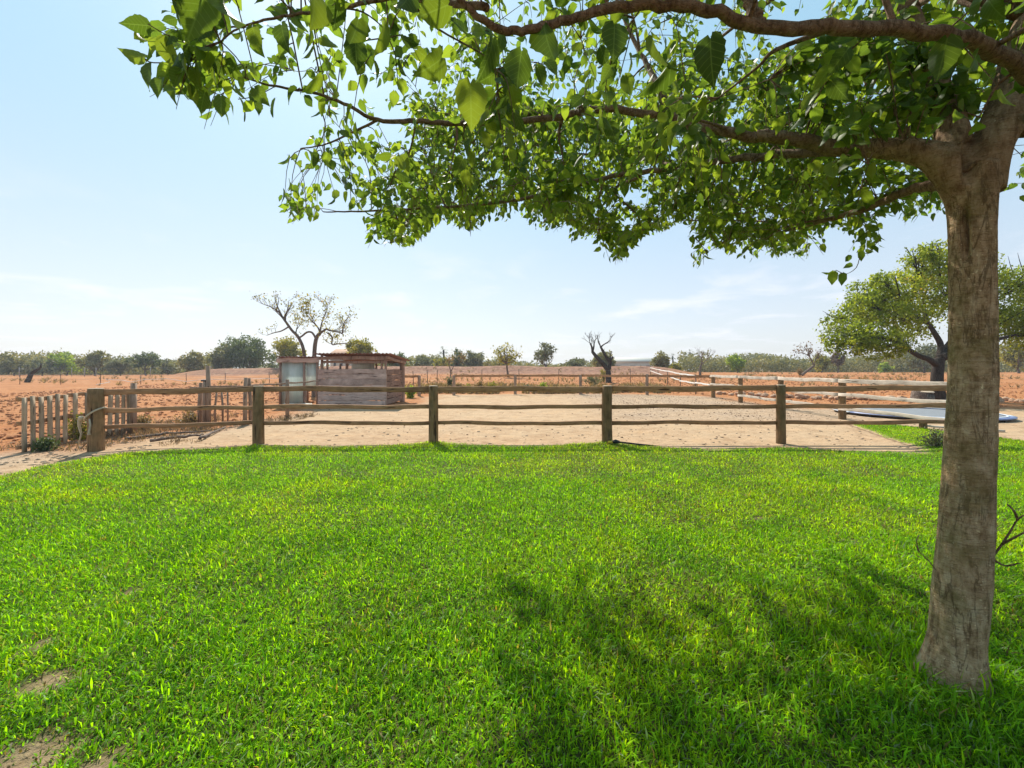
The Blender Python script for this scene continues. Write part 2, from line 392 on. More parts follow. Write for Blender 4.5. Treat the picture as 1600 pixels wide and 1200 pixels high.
def simple(name, c, rough=.8, spec=.3, var=.25, scale=6, transl=0, metal=0):
    m, t = new_mat(name); v, rnd = objco(t)
    n = noise(t, scale, 5, .6, v)
    col = ramp(t, n, [(.3, tuple(x * (1 - var) for x in c)), (.7, tuple(min(1, x * (1 + var)) for x in c))])
    p = finish(t, col, rough, bump(t, n, .3, .01), spec, transl); p.inputs['Metallic'].default_value = metal; return m
M['rope'] = simple('rope_fibre', (.42, .36, .27), .9)
M['wire'] = simple('galvanised_wire', (.33, .32, .31), .6, metal=.3)
M['stake'] = simple('rusty_stake', (.10, .065, .048), .8)
M['tape'] = simple('white_fence_tape', (.74, .72, .68), .6)
M['roof'] = simple('rusty_corrugated_sheet', (.24, .115, .085), .75, var=.4, scale=9)
M['tile'] = simple('clay_roof_tile', (.42, .24, .15), .85)
M['white'] = simple('pale_render', (.55, .52, .46), .85, var=.08)
M['mat'] = simple('trampoline_mat', (.19, .20, .215), .62, .35, var=.12, scale=3)
M['blue'] = simple('blue_vinyl', (.13, .17, .33), .4, .5, .2)
M['padwhite'] = simple('faded_pad_vinyl', (.56, .60, .66), .5, .4, .12)
M['steel'] = simple('dark_steel', (.06, .06, .065), .5, .5, metal=.4)
M['black'] = simple('black_rubber', (.02, .02, .021), .5, .4)
M['yellow'] = simple('yellow_plastic', (.70, .48, .04), .4, .4, .1)
M['stone'] = simple('field_stone', (.42, .27, .18), .9, .2, .4, 7)
M['clod'] = simple('soil_clod', (.36, .155, .075), .95, .1, .35, 5)
M['dung'] = simple('dung', (.115, .068, .04), .95, .1, .4, 8)
M['litter'] = simple('dead_litter', (.27, .21, .15), .95, .1, .4, 8)
M['cut'] = simple('cut_stump_wood', (.50, .40, .30), .85, .2, .2)
def plastic_mat():
    m, t = new_mat('cloudy_plastic_sheet'); v, rnd = objco(t, (1, 1, .18))
    n = noise(t, 5, 6, .65, v); v2, _ = objco(t); n2 = noise(t, 1.6, 4, .6, v2)
    col = ramp(t, n, [(.3, (.58, .64, .58)), (.6, (.78, .83, .78)), (.8, (.88, .9, .88))])
    col = mix(t, ramp(t, n2, [(.45, 0), (.7, .5)]), col, (.60, .68, .66))
    finish(t, col, .3, bump(t, n2, .5, .05), .5, .45); return m
M['plastic'] = plastic_mat()

# ------------------------------------------------------------------ the ground
LAWN_PX = [(-420, 850), (-200, 792), (0, 742), (60, 729), (130, 717), (190, 709), (260, 704), (330, 701), (404, 696), (500, 698), (600, 697), (677, 692),
           (760, 697), (860, 697), (949, 691), (1040, 699), (1120, 703), (1220, 699), (1330, 706), (1440, 708), (1450, 703), (1400, 687),
           (1345, 668), (1316, 657), (1400, 664), (1478, 674), (1560, 684), (1600, 689), (1750, 700)]
LAWN = [(PX(a, CAM_Z * F / (b - HOR)), CAM_Z * F / (b - HOR)) for a, b in LAWN_PX] + [(14, 2), (11, -3.5), (-9, -3.5)]
PADDOCK = [(-14, 3.5), (-12, 7.6), (-9.6, 9.2), (-9.2, 11), (-8.4, 12.8), (-8.6, 16), (-8.7, 18.2), (-5, 19), (-5.2, 27), (2, 28.0), (9, 27.5), (12.3, 26),
           (12.4, 20), (13.0, 18.2), (18.5, 18.2), (24, 17), (24, 3), (14, -6), (-14, -6)]
BARE = [(G(80, 1068), .15), (G(30, 1196), .2), (G(60, 1010), .09), (G(150, 1200), .10), (G(1172, 758), .09), (G(1185, 812), .08), (G(1330, 845), .05), (G(205, 925), .06)]

def grid_axis(edges):
    out = []
    for (a, b, n) in edges: out += list(np.linspace(a, b, n, endpoint=False))
    return np.array(out + [edges[-1][1]])
def ground_sheet(name, xs, ys, dz, keep=None, **masks):
    X, Y = np.meshgrid(xs, ys); x = X.ravel(); y = Y.ravel(); z = ground_z(x, y) + dz
    nx, ny = len(xs), len(ys); i = np.arange(nx * ny).reshape(ny, nx)
    q = np.stack([i[:-1, :-1], i[:-1, 1:], i[1:, 1:], i[1:, :-1]], -1).reshape(-1, 4)
    if keep is not None:
        k = keep(x, y); q = q[k[q].any(1)]
        used = np.unique(q); remap = np.full(len(x), -1); remap[used] = np.arange(len(used)); q = remap[q]; x, y, z = x[used], y[used], z[used]
    at = {}
    for an, fn in masks.items(): at[an] = fn(x, y)
    me = mesh_np(name, np.stack([x, y, z], 1), None, q, at, smooth=True)
    o = link(name, me, M['ground']); tag(o, kind='structure'); return o
def pad_in(x, y):
    d = poly_dist(x, y, PADDOCK); ins = in_poly(x, y, PADDOCK); return np.where(ins, d, -d)
def lawn_in(x, y):
    d = poly_dist(x, y, LAWN); ins = in_poly(x, y, LAWN); return np.where(ins, d, -d)
def f_sand(x, y): return sstep(0.0, 1.5, pad_in(x, y) + 1.2 * (fbm(x * .8, y * .8, 31) - .35))
def f_churn(x, y):
    a = sstep(13.5, 17.5, y + 5 * (fbm(x * .35, y * .35, 41) - .5) - 0.0 * x) * (1 - sstep(-7.5, -4, -x - 2))
    c = sstep(-6.6, -8.2, x) * sstep(9.8, 11.5, y)
    b = sstep(2.0, 5, x) * sstep(12.0, 14, y) * .8
    n = fbm(x * .9, y * .9, 44)
    left = sstep(-8.0, -9.4, x) * sstep(6.2, 8.2, y) * .9
    return np.clip(np.maximum.reduce([a, b, c, left]) * (.35 + 1.1 * n), 0, 1) * (1 - sstep(15.5, 18, -y * 0 + x))
zero = lambda x, y: x * 0.0
xs = grid_axis([(-1500, -400, 8), (-400, -120, 14), (-120, -40, 60), (-40, 40, 200), (40, 120, 40), (120, 400, 14), (400, 1500, 8)])
ys = grid_axis([(-40, -6, 8), (-6, 34, 130), (34, 90, 140), (90, 240, 40), (240, 900, 14), (900, 2500, 8)])
ground_sheet('ground', xs, ys, -0.02, sand=lambda x, y: f_sand(x, y) * 0.0 + sstep(90, 130, y) * .5, churn=zero, thatch=zero,
             dry=lambda x, y: .15 + .35 * sstep(30, 60, y),
             bank=lambda x, y: sstep(-.86, -.70, x / np.maximum(y, 1)) * (1 - sstep(.33, .46, x / np.maximum(y, 1))) * np.exp(-((y - 62.5) / 3.4) ** 4) * .9)
ground_sheet('paddock', grid_axis([(-16, 26, 300)]), grid_axis([(-7, 29.5, 260)]), -0.004,
             keep=lambda x, y: (pad_in(x, y) > -1.0), sand=f_sand, churn=f_churn, thatch=zero, dry=lambda x, y: .35 * (1 - f_sand(x, y)))
ground_sheet('lawn', grid_axis([(-12, 15, 230)]), grid_axis([(-4, 12.5, 160)]), 0.006,
             keep=lambda x, y: (lawn_in(x, y) > -.05), sand=lambda x, y: x * 0 + 1, churn=zero, dry=zero,
             thatch=lambda x, y: sstep(-.02, .22, lawn_in(x, y)) * .92 * (1 - .5 * sstep(.2, .6, np.max([np.clip(1.15 - np.hypot(x - c.x, (y - c.y)) / r, 0, 1) for c, r in BARE], axis=0))))

# ------------------------------------------------------------------ wooden fences
def round_post(name, h, r, seed, n=22, bury=.25):
    rg = random.Random(seed); mb = MB(); rings = 14; bow = rg.uniform(-.012, .012)
    zs = [-bury] + [h * i / (rings - 2) for i in range(rings - 2)] + [h]
    zs[-2] = h - .008
    pts = [Vector((bow * math.sin(PI * max(z, 0) / h), 0, z)) for z in zs]
    rad = [r * (1.03 - .06 * max(z, 0) / h) for z in zs]; rad[-1] = rad[-2] - .008
    mb.tube(pts, rad, n)
    ph = [rg.uniform(0, 6.28) for _ in range(4)]
    for i, v in enumerate(mb.v):
        a = math.atan2(v.y, v.x); k = 1 + .025 * math.sin(3 * a + ph[0] + v.z) + .02 * math.sin(5 * a + ph[1]) + .014 * math.sin(9 * a + ph[2] + 2 * v.z)
        if v.x or v.y: v.x *= k; v.y *= k
    return mb.mesh(name, smooth=False)
def rail_mesh(name, length, hh, th, seed, seg=14):
    rg = random.Random(seed); mb = MB(); prof = [(-.5, -.42), (-.44, -.5), (.44, -.5), (.5, -.42), (.5, .40), (.42, .5), (-.42, .5), (-.5, .40)]
    p1, p2 = rg.uniform(0, 6), rg.uniform(0, 6); n = len(prof)
    for i in range(seg + 1):
        u = i / seg; sag = .010 * math.sin(2 * PI * u * 1.2 + p1) + .006 * math.sin(2 * PI * u * 2.7 + p2); k = 1 + .07 * math.sin(2 * PI * u * 1.7 + p2) + rg.uniform(-.02, .02)
        for (a, b) in prof: mb.v.append(Vector((u * length, a * th + .008 * math.sin(5 * u + p1), b * hh * k + sag)))
    for i in range(seg):
        for k in range(n): mb.q.append((i * n + k, i * n + (k + 1) % n, (i + 1) * n + (k + 1) % n, (i + 1) * n + k))
    for base, rev in ((0, True), (seg * n, False)):
        ci = len(mb.v); mb.v.append(sum((mb.v[base + k] for k in range(n)), Vector()) / n)
        for k in range(n): mb.t.append((ci, base + (k + 1) % n, base + k) if rev else (ci, base + k, base + (k + 1) % n))
    return mb.mesh(name)
def add_rail(parent, name, a, b, hh, th, mat, seed, gap=.012):
    a = Vector(a); b = Vector(b); d = b - a; Ln = d.length - 2 * gap
    o = link(name, rail_mesh(name, Ln, hh, th, seed), mat, parent)
    o.location = (a + d.normalized() * gap) - parent.location
    o.rotation_euler = (0, -math.asin(d.z / d.length), math.atan2(d.y, d.x)); return o

# front fence
ff = thing('rail_fence', 'brown round-post fence with three rails along the edge of the lawn', 'fence', (0, 9.2, 0), group=None)
FP = [(W(150, 600, 8.6), .132, 1.22), (W(404, 600, 9.2), .112, 1.245), (W(677, 600, 9.2), .102, 1.25), (W(949, 600, 9.2), .112, 1.25), (W(1220, 600, 9.2), .092, 1.27), (W(1491, 600, 9.25), .1, 1.24)]
for i, (p, r, top) in enumerate(FP):
    g = gz(p.x, p.y); o = link('post', round_post('post', top - g, r, 40 + i), M['post'], ff, (p.x, p.y - 9.2, g))
    MB().tube([(0, 0, top - g - .004), (0, 0, top - g + .006)], [r * .93, r * .88], 20).build('cut_top', M['cut'], o)
tag([c for c in ff.children][0], 'thick mossy end post with a rope round it')
for i in range(5):
    a, b = FP[i][0], FP[i + 1][0]
    for j, (z, hh) in enumerate(((1.185, .118), (.795, .088), (.445, .082))):
        za = z + (-.05 if i == 0 else 0) * (1 if j == 0 else .4); zb = z + (.02 if i >= 3 else 0)
        zb += R.uniform(-.012, .012); yo = .035
        add_rail(ff, 'rail', (a.x, a.y + yo, za), (b.x, b.y + yo, zb), hh, .075, M['rail'], 100 + i * 3 + j)
# back fence of the paddock
bf = thing('rail_fence', 'low weathered fence with a single rail across the back of the sandy paddock', 'fence', (0, 26.5, 0))
bp = [(632, 25.0), (655, 25.4), (709, 26.3), (805, 26.9), (907, 26.9), (1011, 26.4), (1115, 24.3)]
BP = [Vector((PX(a, y), y, gz(PX(a, y), y))) for a, y in bp]
for i, p in enumerate(BP):
    if i == 0: continue
    link('post', round_post('post', 1.24 + (.06 if i in (5, 6) else 0), .095, 60 + i, 12), M['post_dry'], bf, (p.x, p.y - 26.5, p.z))
for i in range(len(BP) - 1):
    if i == 1: continue
    a, b = BP[i], BP[i + 1]; add_rail(bf, 'rail', (a.x, a.y, a.z + 1.19), (b.x, b.y, b.z + 1.19), .14, .06, M['rail'], 160 + i)
# side fence with bleached boards
sf = thing('board_fence', 'bleached board fence with dark round posts along the right side of the paddock', 'fence', (11, 17, 0))
SP = [(11.45, 24.1), (11.2, 20.7), (10.95, 17.2), (10.75, 13.75), (11.0, 10.15)]
for i, (x, y) in enumerate(SP):
    link('post', round_post('post', 1.30 if i < 4 else .3, .105 if i else .09, 70 + i, 16), M['post'], sf, (x - 11, y - 17, gz(x, y)))
for i in range(4):
    (x1, y1), (x2, y2) = SP[i], SP[i + 1]
    for j, z in enumerate((1.25, .80, .36)):
        if j == 2 and i == 0: continue
        add_rail(sf, 'rail', (x1 - .13, y1, z), (x2 - .13, y2, z - (.0 if i < 3 else .02)), .13 if j == 0 else .105, .035, M['rail_grey'], 180 + i * 3 + j)
sp_ = G(1443, 671)
link('post', round_post('post', .22, .085, 90, 14), M['post'], sf, (sp_.x - 11, sp_.y - 17, 0))
add_rail(sf, 'rail', (sp_.x, sp_.y + .02, .10), (sp_.x + 1.6, sp_.y - .5, .03), .05, .09, M['rail_grey'], 199)
# tape fence running on towards the far field
tf = thing('tape_fence', 'white tape fence on thin rusty stakes running off behind the paddock corner', 'fence', (13, 35, 0))
TP = [(11.45, 24.3), (11.75, 27.0), (12.75, 32.0), (14.0, 38.0), (15.9, 46), (18.7, 57)]
for i, (x, y) in enumerate(TP):
    if i: link('stake', MB().tube([(0, 0, -.2), (0, 0, .6), (0, 0, 1.28 - .25 * sstep(30, 57, y))], [.035, .035, .03], 7).mesh('stake'), M['stake'], tf, (x - 13, y - 35, gz(x, y)))
for zt in (1.20, .72):
    for i in range(len(TP) - 1):
        (x1, y1), (x2, y2) = TP[i], TP[i + 1]; g1, g2 = gz(x1, y1), gz(x2, y2); k1 = 1 - .2 * float(sstep(30, 57, y1)); k2 = 1 - .2 * float(sstep(30, 57, y2))
        add_rail(tf, 'tape', (x1 - .05, y1, g1 + zt * k1), (x2 - .05, y2, g2 + zt * k2 + R.uniform(-.05, .03)), .085, .015, M['tape'], 210 + i, gap=.0)

# wire fences
def wire_fence(label, pts, h, wires, rad=.028, wr=.007, stake='stake'):
    c = sum((Vector(p) for p in pts), Vector()) / len(pts); t = thing('wire_fence', label, 'fence', (c.x, c.y, 0))
    for p in pts:
        l = Vector((R.uniform(-.05, .05), 0, 0))
        link('stake', MB().tube([(0, 0, -.2), (0, 0, h * .5), l + Vector((0, 0, h))], [rad, rad, rad * .9], 7).mesh('stake'), M[stake], t, (p[0] - c.x, p[1] - c.y, gz(p[0], p[1])))
    for wz in wires:
        P = []
        for i in range(len(pts) - 1):
            a, b = pts[i], pts[i + 1]
            for k in range(6):
                u = k / 6; x = a[0] + (b[0] - a[0]) * u; y = a[1] + (b[1] - a[1]) * u
                z = gz(a[0], a[1]) * (1 - u) + gz(b[0], b[1]) * u + wz - .05 * math.sin(PI * u)
                P.append((x - c.x, y - c.y - .03, z))
        e = pts[-1]; P.append((e[0] - c.x, e[1] - c.y - .03, gz(*e[:2]) + wz))
        MB().tube(P, wr, 4).build('wire', M['wire'], t)
    return t
wire_fence('thin wire fence across the red field on the far left', [(PX(a, 41), 41, 0) for a in (-95, -32, 31, 95, 157, 220, 291, 352, 421)], 1.02, (.95, .55), wr=.012)
wire_fence('wire fence on dark stakes in the field behind the shed and back rail', [(PX(a, y), y, 0) for a, y in ((646, 33), (668, 35), (683, 36), (753, 37), (811, 38), (873, 39), (985, 40))], 1.35, (1.25, .8, .35), wr=.006)
wire_fence('faint wire fence in front of the far left scrub', [(PX(a, 70), 70, 0) for a in (30, 112, 132, 150, 235, 330)], 1.5, (1.4,), .05, .012, 'wire')

# old stakes and rail left of the shed
of = thing('stake_fence', 'ramshackle grey stakes and loose rail between pallet fence and shed', 'fence', (-9, 13, 0))
for a, b, top, r in ((312, 661, 598, .055), (319, 662, 596, .05), (326, 662, 572, .062), (336, 660, 612, .03), (348, 657, 611, .03), (356, 655, 612, .028), (383, 661, 590, .06), (391, 660, 591, .05), (449, 652, 593, .065)):
    p = G(a, b); h = CAM_Z - (top - HOR) / F * p.y - p.z; tl = R.uniform(-.05, .05)
    link('stake', MB().tube([(0, 0, -.2), (0, 0, h * .5), (tl, 0, h)], [r, r, r * .9], 8).mesh('stake'), M['post_dry'], of, (p.x + 9, p.y - 13, p.z))
q = [W(296, 606, 12.2), W(386, 603, 12.95), W(449, 599, 14.4), W(500, 595, 17.5)]
for i in range(3): add_rail(of, 'rail', q[i], q[i + 1], .055, .05, M['post_dry'], 230 + i)
cp = G(319, 662); link('cap', MB().box((0, 0, 0), (.14, .08, .05)).mesh('cap'), M['steel'], of, (cp.x + 9, cp.y - 13, 1.28))

# pallet fence
def pallet(label, a, b, tops, n, wd, seed, extra=()):
    rg = random.Random(seed); a = Vector(a); b = Vector(b); d = b - a; t = thing('pallet_fence', label, 'fence', tuple(a), math.atan2(d.y, d.x))
    Ln = d.length
    for i in range(n):
        u = (i + .5) / n * Ln; h = tops + rg.uniform(-.03, .02)
        me = MB(); w2 = wd * rg.uniform(.85, 1.1); tl = rg.uniform(-.03, .03)
        me.tube([(0, 0, -.06), (tl * .5, 0, h * .5), (tl, 0, h)], [w2 * .5] * 3, 4)
        for v in me.v: v.y *= .17
        M4 = Matrix.Rotation(PI / 4, 4, 'Z')
        me2 = MB(); seg = 5; 
        for k in range(seg + 1):
            zz_ = -.06 + (h + .06) * k / seg; cx = tl * k / seg; ww = w2 * (1 + .05 * math.sin(k * 2 + i))
            for sx, sy in ((-1, -1), (1, -1), (1, 1), (-1, 1)): me2.v.append(Vector((cx + sx * ww / 2, sy * .011 + .004 * math.sin(k + i), zz_)))
        for k in range(seg):
            for m_ in range(4): me2.q.append((k * 4 + m_, k * 4 + (m_ + 1) % 4, k * 4 + 4 + (m_ + 1) % 4, k * 4 + 4 + m_))
        me2.q.append((3, 2, 1, 0)); me2.q.append((seg * 4, seg * 4 + 1, seg * 4 + 2, seg * 4 + 3))
        me2.build('slat', M['pallet'], t, loc=(u, -.035 - .003 * (i % 2), 0))
    for z in (tops - .06, tops * .52, .1):
        o = link('crossbar', rail_mesh('crossbar', Ln * 1.0, .085, .045, seed + int(z * 100)), M['rail'], t, (0, .012, z))
    return t
pa, pb = G(28, 703), G(104, 688)
pallet('grey upright-slat pallet fence at the left edge of the picture', pa, pb, 1.12, 6, .10, 3)
pallet('short pallet panel behind the roped end post of the front fence', G(106, 686), G(160, 678), 1.14, 3, .105, 4)
pallet('pallet panel seen through the leftmost fence rails', G(164, 679), G(204, 672), 1.12, 4, .11, 5)
tp = thing('fence_stake', 'tall square stake at the end of the left pallet panels', 'stake', tuple(G(209, 673)))
MB().box((0, 0, .6), (.10, .09, 1.45)).build('stake', M['post_dry'], tp); MB().box((-.13, .03, .52), (.08, .06, 1.2)).build('slat', M['pallet'], tp)
# rope round the end post
p0 = FP[0][0]; rr = FP[0][1]
rp = thing('rope', 'frayed pale rope tied round the thick left end post', 'rope', (p0.x, p0.y, 0))
ring = [(math.cos(a) * (rr + .03), math.sin(a) * (rr + .03), .70 + .13 * math.cos(a)) for a in np.linspace(0, 2 * PI, 25)]
MB().tube(ring, .018, 7, cap=False).build('loop', M['rope'], rp, True)
MB().tube([(-rr - .05, -.06, .62), (-rr - .12, -.08, .58), (-rr - .16, -.05, .46), (-rr - .13, -.04, .3), (-rr - .16, -.06, .1)], [.028, .04, .025, .016, .012], 7).build('tail', M['rope'], rp, True)
MB().tube([(.02, -rr - .02, .62), (.05, -rr - .035, .5), (.02, -rr - .03, .36), (.03, -rr - .04, .3)], [.014, .016, .018, .03], 7).build('tail', M['rope'], rp, True)
kb = MB(); kb.tube([(-rr - .02, -.12, .66), (-rr - .07, -.1, .63), (-rr - .12, -.08, .58)], [.02, .05, .03], 8); kb.build('knot', M['rope'], rp, True)

# ------------------------------------------------------------------ the shed
sx0, sy0 = -8.5, 18.5
sh = thing('shed', 'open-sided plank animal shelter with a rusty corrugated roof in the paddock', 'shed', (sx0, sy0, 0))
def sbox(name, c, d, mat, parent=None, M3=None):
    return MB().box((0, 0, 0), d, M3).build(name, M[mat], parent or sh, loc=(c[0] - (0 if parent else sx0), c[1] - (0 if parent else sy0), c[2]))
edges = [0.02, .26, .50, .66, .93, 1.20, 1.42, 1.64]
for i in range(len(edges) - 1):
    z0, z1 = edges[i], edges[i + 1] - .004
    o = link('plank', rail_mesh('plank', 2.98 + R.uniform(-.03, .03), z1 - z0, .035, 300 + i, 10), M['plank'], sh, (.0, R.uniform(-.008, .008), (z0 + z1) / 2))
for i in range(6):   # right side wall, planks with gaps, shade put into their colour
    z0 = .06 + i * .262
    o = link('plank', rail_mesh('plank', 2.75, .235, .03, 320 + i, 8), M['plank_shaded'], sh, (2.93, .12, z0 + .12), (0, 0, PI / 2))
for i in range(6):   # back wall
    z0 = .06 + i * .262
    link('plank', rail_mesh('plank', 2.9, .24, .03, 330 + i, 8), M['plank_shaded'], sh, (.0, 2.98, z0 + .12))
for (x, y, r, h) in ((-8.36, 18.58, .06, 2.24), (-8.14, 18.62, .05, 2.2), (-5.74, 18.62, .05, 2.24), (-5.56, 18.60, .055, 2.2), (-5.60, 21.55, .125, 2.06), (-8.4, 21.5, .07, 2.0), (-6.9, 21.5, .05, 2.0), (-6.1, 20.4, .045, 2.1)):
    link('post', round_post('post', h, r, int(abs(x * 100)), 10, .1), M['shed_post'], sh, (x - sx0, y - sy0, 0))
link('beam', rail_mesh('beam', 3.1, .16, .05, 341), M['shed_post'], sh, (-.05, -.03, 2.12))
link('beam', rail_mesh('beam', 2.9, .12, .05, 342), M['shed_post'], sh, (.1, .10, 1.95))
link('beam', rail_mesh('beam', 3.35, .13, .05, 343), M['shed_post'], sh, (3.02, -.1, 2.15), (0, math.radians(3.4), PI / 2))
link('beam', rail_mesh('beam', 3.1, .10, .05, 344), M['shed_post'], sh, (-.05, 3.0, 1.98))
def corrugated(name, w_, d_, loc, tilt, amp=.022, pitch=.16, parent=None):
    nx = int(w_ / pitch * 8); xs_ = np.linspace(0, w_, nx + 1); zs_ = amp * np.cos(2 * PI * xs_ / pitch); v = []; q = []
    for lay in (0, .006):
        for y in (0, d_):
            for x, z in zip(xs_, zs_): v.append((x, y, z - lay))
    n = nx + 1
    for i in range(nx):
        q += [(i, i + 1, n + i + 1, n + i), (2 * n + i + 1, 2 * n + i, 3 * n + i, 3 * n + i + 1), (i + 1, i, 2 * n + i, 2 * n + i + 1), (n + i, n + i + 1, 3 * n + i + 1, 3 * n + i)]
    return link(name, mesh_np(name, np.array(v), None, q), M['roof'], parent or sh, loc, (tilt, 0, 0))
corrugated('roof_sheet', 3.35, 3.75, (-.12, -.28, 2.315), math.radians(-3.6))
sbox('panel', (-7.55, 21.4, 1.78), (1.15, .015, .42), 'plastic')
# lean-to with plastic walls
lt = thing('lean_to', 'low lean-to with cloudy plastic walls attached to the left of the shed', 'shed', (-10.2, 18.55, 0))
def lbox(name, c, d, mat): return MB().box((0, 0, 0), d).build(name, M[mat], lt, loc=c)
lbox('panel', (.56, .05, .98), (.98, .014, 1.92), 'plastic'); lbox('panel', (1.40, .07, 1.32), (.54, .014, 1.24), 'plastic'); lbox('panel', (1.28, 2.4, 1.3), (.7, .014, .5), 'plastic')
lbox('panel', (.04, 1.2, .95), (.014, 2.2, 1.8), 'plastic')
for x in (.03, 1.09, 1.66): lbox('post', (x, -.01, 1.03), (.085, .08, 2.1), 'shed_post')
for x in (.03, 1.66): lbox('post', (x, 2.45, .95), (.085, .08, 1.9), 'shed_post')
o = link('fascia', rail_mesh('fascia', 1.86, .21, .035, 351), M['plank'], lt, (-.08, -.09, 2.03))
corrugated('roof_sheet', 1.80, .95, (-.08, -.2, 2.175), math.radians(-3.2), parent=lt)
o = thing('plastic_sheet', 'crumpled pale plastic sheet lying at the foot of the lean-to', 'plastic sheet', (-9.35, 18.2, 0))
vv = []; qq = []
for j in range(9):
    for i in range(15): vv.append((i * .075 - .45, j * .08 - .3, .05 + .16 * float(fbm(np.array(i * .4), np.array(j * .5), 71)) * (1 if 0 < j < 8 else .3)))
for j in range(8):
    for i in range(14): qq.append((j * 15 + i, j * 15 + i + 1, j * 15 + i + 16, j * 15 + i + 15))
link('sheet', mesh_np('sheet', np.array(vv), None, qq), M['plastic'], o)

# ------------------------------------------------------------------ trampoline, stones, stump, small things
tr = thing('trampoline', 'large low round trampoline with grey mat and blue and white edge padding', 'trampoline', (14.4, 15.1, 0))
def annulus(r0, r1, z, n=72, a0=0, a1=2 * PI, th=.025, drop=0):
    v = []; q = []; m = n + 1
    for k in range(m):
        a = a0 + (a1 - a0) * k / n; c, s_ = math.cos(a), math.sin(a)
        v += [(r0 * c, r0 * s_, z), (r1 * c, r1 * s_, z - drop), (r1 * c, r1 * s_, z - th - drop), (r0 * c, r0 * s_, z - th)]
    for k in range(n):
        for e in range(4): q.append((k * 4 + e, k * 4 + (e + 1) % 4, k * 4 + 4 + (e + 1) % 4, k * 4 + 4 + e))
    if abs(a1 - a0) < 2 * PI - .01: q += [(3, 2, 1, 0), (n * 4, n * 4 + 1, n * 4 + 2, n * 4 + 3)]
    return mesh_np('ring', np.array(v), None, q)
mv = [(0, 0, .085)]; mt = []
for rI, r_ in enumerate((1.0, 2.16)):
    for k in range(64): mv.append((r_ * math.cos(k * PI / 32), r_ * math.sin(k * PI / 32), .085 + .012 * rI))
mq = []
for k in range(64): mt.append((0, 1 + k, 1 + (k + 1) % 64)); mq.append((1 + k, 65 + k, 65 + (k + 1) % 64, 1 + (k + 1) % 64))
link('jumping_mat', mesh_np('jumping_mat', np.array(mv), mt, mq), M['mat'], tr)
for k in range(8):
    a0 = k * PI / 4 + .02; link('pad', annulus(2.17, 2.36, .125, 9, a0, a0 + PI / 4 - .03, .03, .02), M['padwhite'] if k in (3, 5, 7) else M['blue'], tr)
link('pad_edge', annulus(2.14, 2.2, .135, 72, th=.012), M['padwhite'], tr)
MB().tube([(2.3 * math.cos(a), 2.3 * math.sin(a), .07) for a in np.linspace(0, 2 * PI, 60)], .03, 8, cap=False).build('frame', M['steel'], tr)
fr_o = [c for c in tr.children if c.name.startswith('frame')][0]
for k in range(8):
    a = k * PI / 4 + .3; MB().tube([(2.28 * math.cos(a), 2.28 * math.sin(a), -.05), (2.3 * math.cos(a), 2.3 * math.sin(a), .07)], .025, 7).build('leg', M['steel'], fr_o)

def rock_mesh(name, seed, sub=2):
    bm = bmesh.new(); bmesh.ops.create_icosphere(bm, subdivisions=sub, radius=1); rg = random.Random(seed)
    ax = [Vector((rg.uniform(-1, 1), rg.uniform(-1, 1), rg.uniform(-1, 1))).normalized() for _ in range(7)]
    for v in bm.verts:
        p = v.co.copy()
        for a in ax:
            d_ = p.dot(a)
            if d_ > .62: p -= a * (d_ - .62) * .8
        v.co = p * rg.uniform(.94, 1.05)
    me = bpy.data.meshes.new(name); bm.to_mesh(me); bm.free(); me.materials.append(M['stone']); return me
RM = [rock_mesh('stone', i) for i in range(5)]
stone_i = 0
for a0, b0, a1, b1, n in ((1122, 617, 1240, 621, 13), (1240, 622, 1415, 626, 19), (1560, 627, 1640, 629, 9)):
    for k in range(n):
        u = (k + R.random() * .7) / n; p = G(a0 + (a1 - a0) * u, b0 + (b1 - b0) * u + R.uniform(-1.2, 1.0)); s_ = R.uniform(.13, .27)
        o = link('stone', RM[stone_i % 5], None, None, (p.x, p.y, p.z + s_ * .35), (R.uniform(-.4, .4), R.uniform(-.4, .4), R.uniform(0, 6)))
        o.scale = (s_ * R.uniform(.9, 1.5), s_, s_ * R.uniform(.6, .9)); stone_i += 1
        far_right = a0 == 1560
        tag(o, 'reddish field stone in the row at the field edge right of the big trunk' if far_right else 'reddish field stone in the low row behind the board fence',
            'stone', 'stones lining the field edge right of the trunk' if far_right else 'stones lining the field edge behind the board fence')
ONES = ['', 'first', 'second', 'third', 'fourth', 'fifth', 'sixth', 'seventh', 'eighth', 'ninth', 'tenth', 'eleventh', 'twelfth', 'thirteenth', 'fourteenth', 'fifteenth', 'sixteenth', 'seventeenth', 'eighteenth', 'nineteenth']
def ordinal(k): return ONES[k] if k < 20 else ('twentieth' if k == 20 else 'twenty-' + ONES[k - 20] if k < 30 else 'thirtieth' if k == 30 else 'thirty-' + ONES[k - 30])
for far_right in (False, True):
    row = sorted([o for o in COL.objects if o.name.startswith('stone') and o.get('category') == 'stone' and ('trunk' in o['label']) == far_right], key=lambda o: o.location.x / o.location.y)
    for k, o in enumerate(row):
        sz = 'small' if o.scale.y < .18 else 'large' if o.scale.y > .23 else 'middling'
        o['label'] = sz + ' reddish stone, ' + ordinal(k + 1) + (' from the left in the row right of the big trunk' if far_right else ' from the left in the row behind the board fence')
st = thing('tree_stump', 'short pale sawn stump beside the leafy tree on the right', 'stump', tuple(W(1441, 623, 21.6).xy) + (0,))
mb = MB(); mb.tube([(0, 0, -.1), (0, 0, .1), (.03, 0, .42), (.05, -.05, .52)], [.52, .47, .44, .42], 18); mb.build('trunk', M['bark_grey'], st)
MB().tube([(.05, -.05, .521), (.05, -.055, .545)], [.40, .37], 18).build('cut_face', M['cut'], st)
hs = thing('hose_end', 'black hose with a yellow connector at the foot of a fence post', 'hose', tuple(W(955, 693, 9.03).xy) + (0.045,))
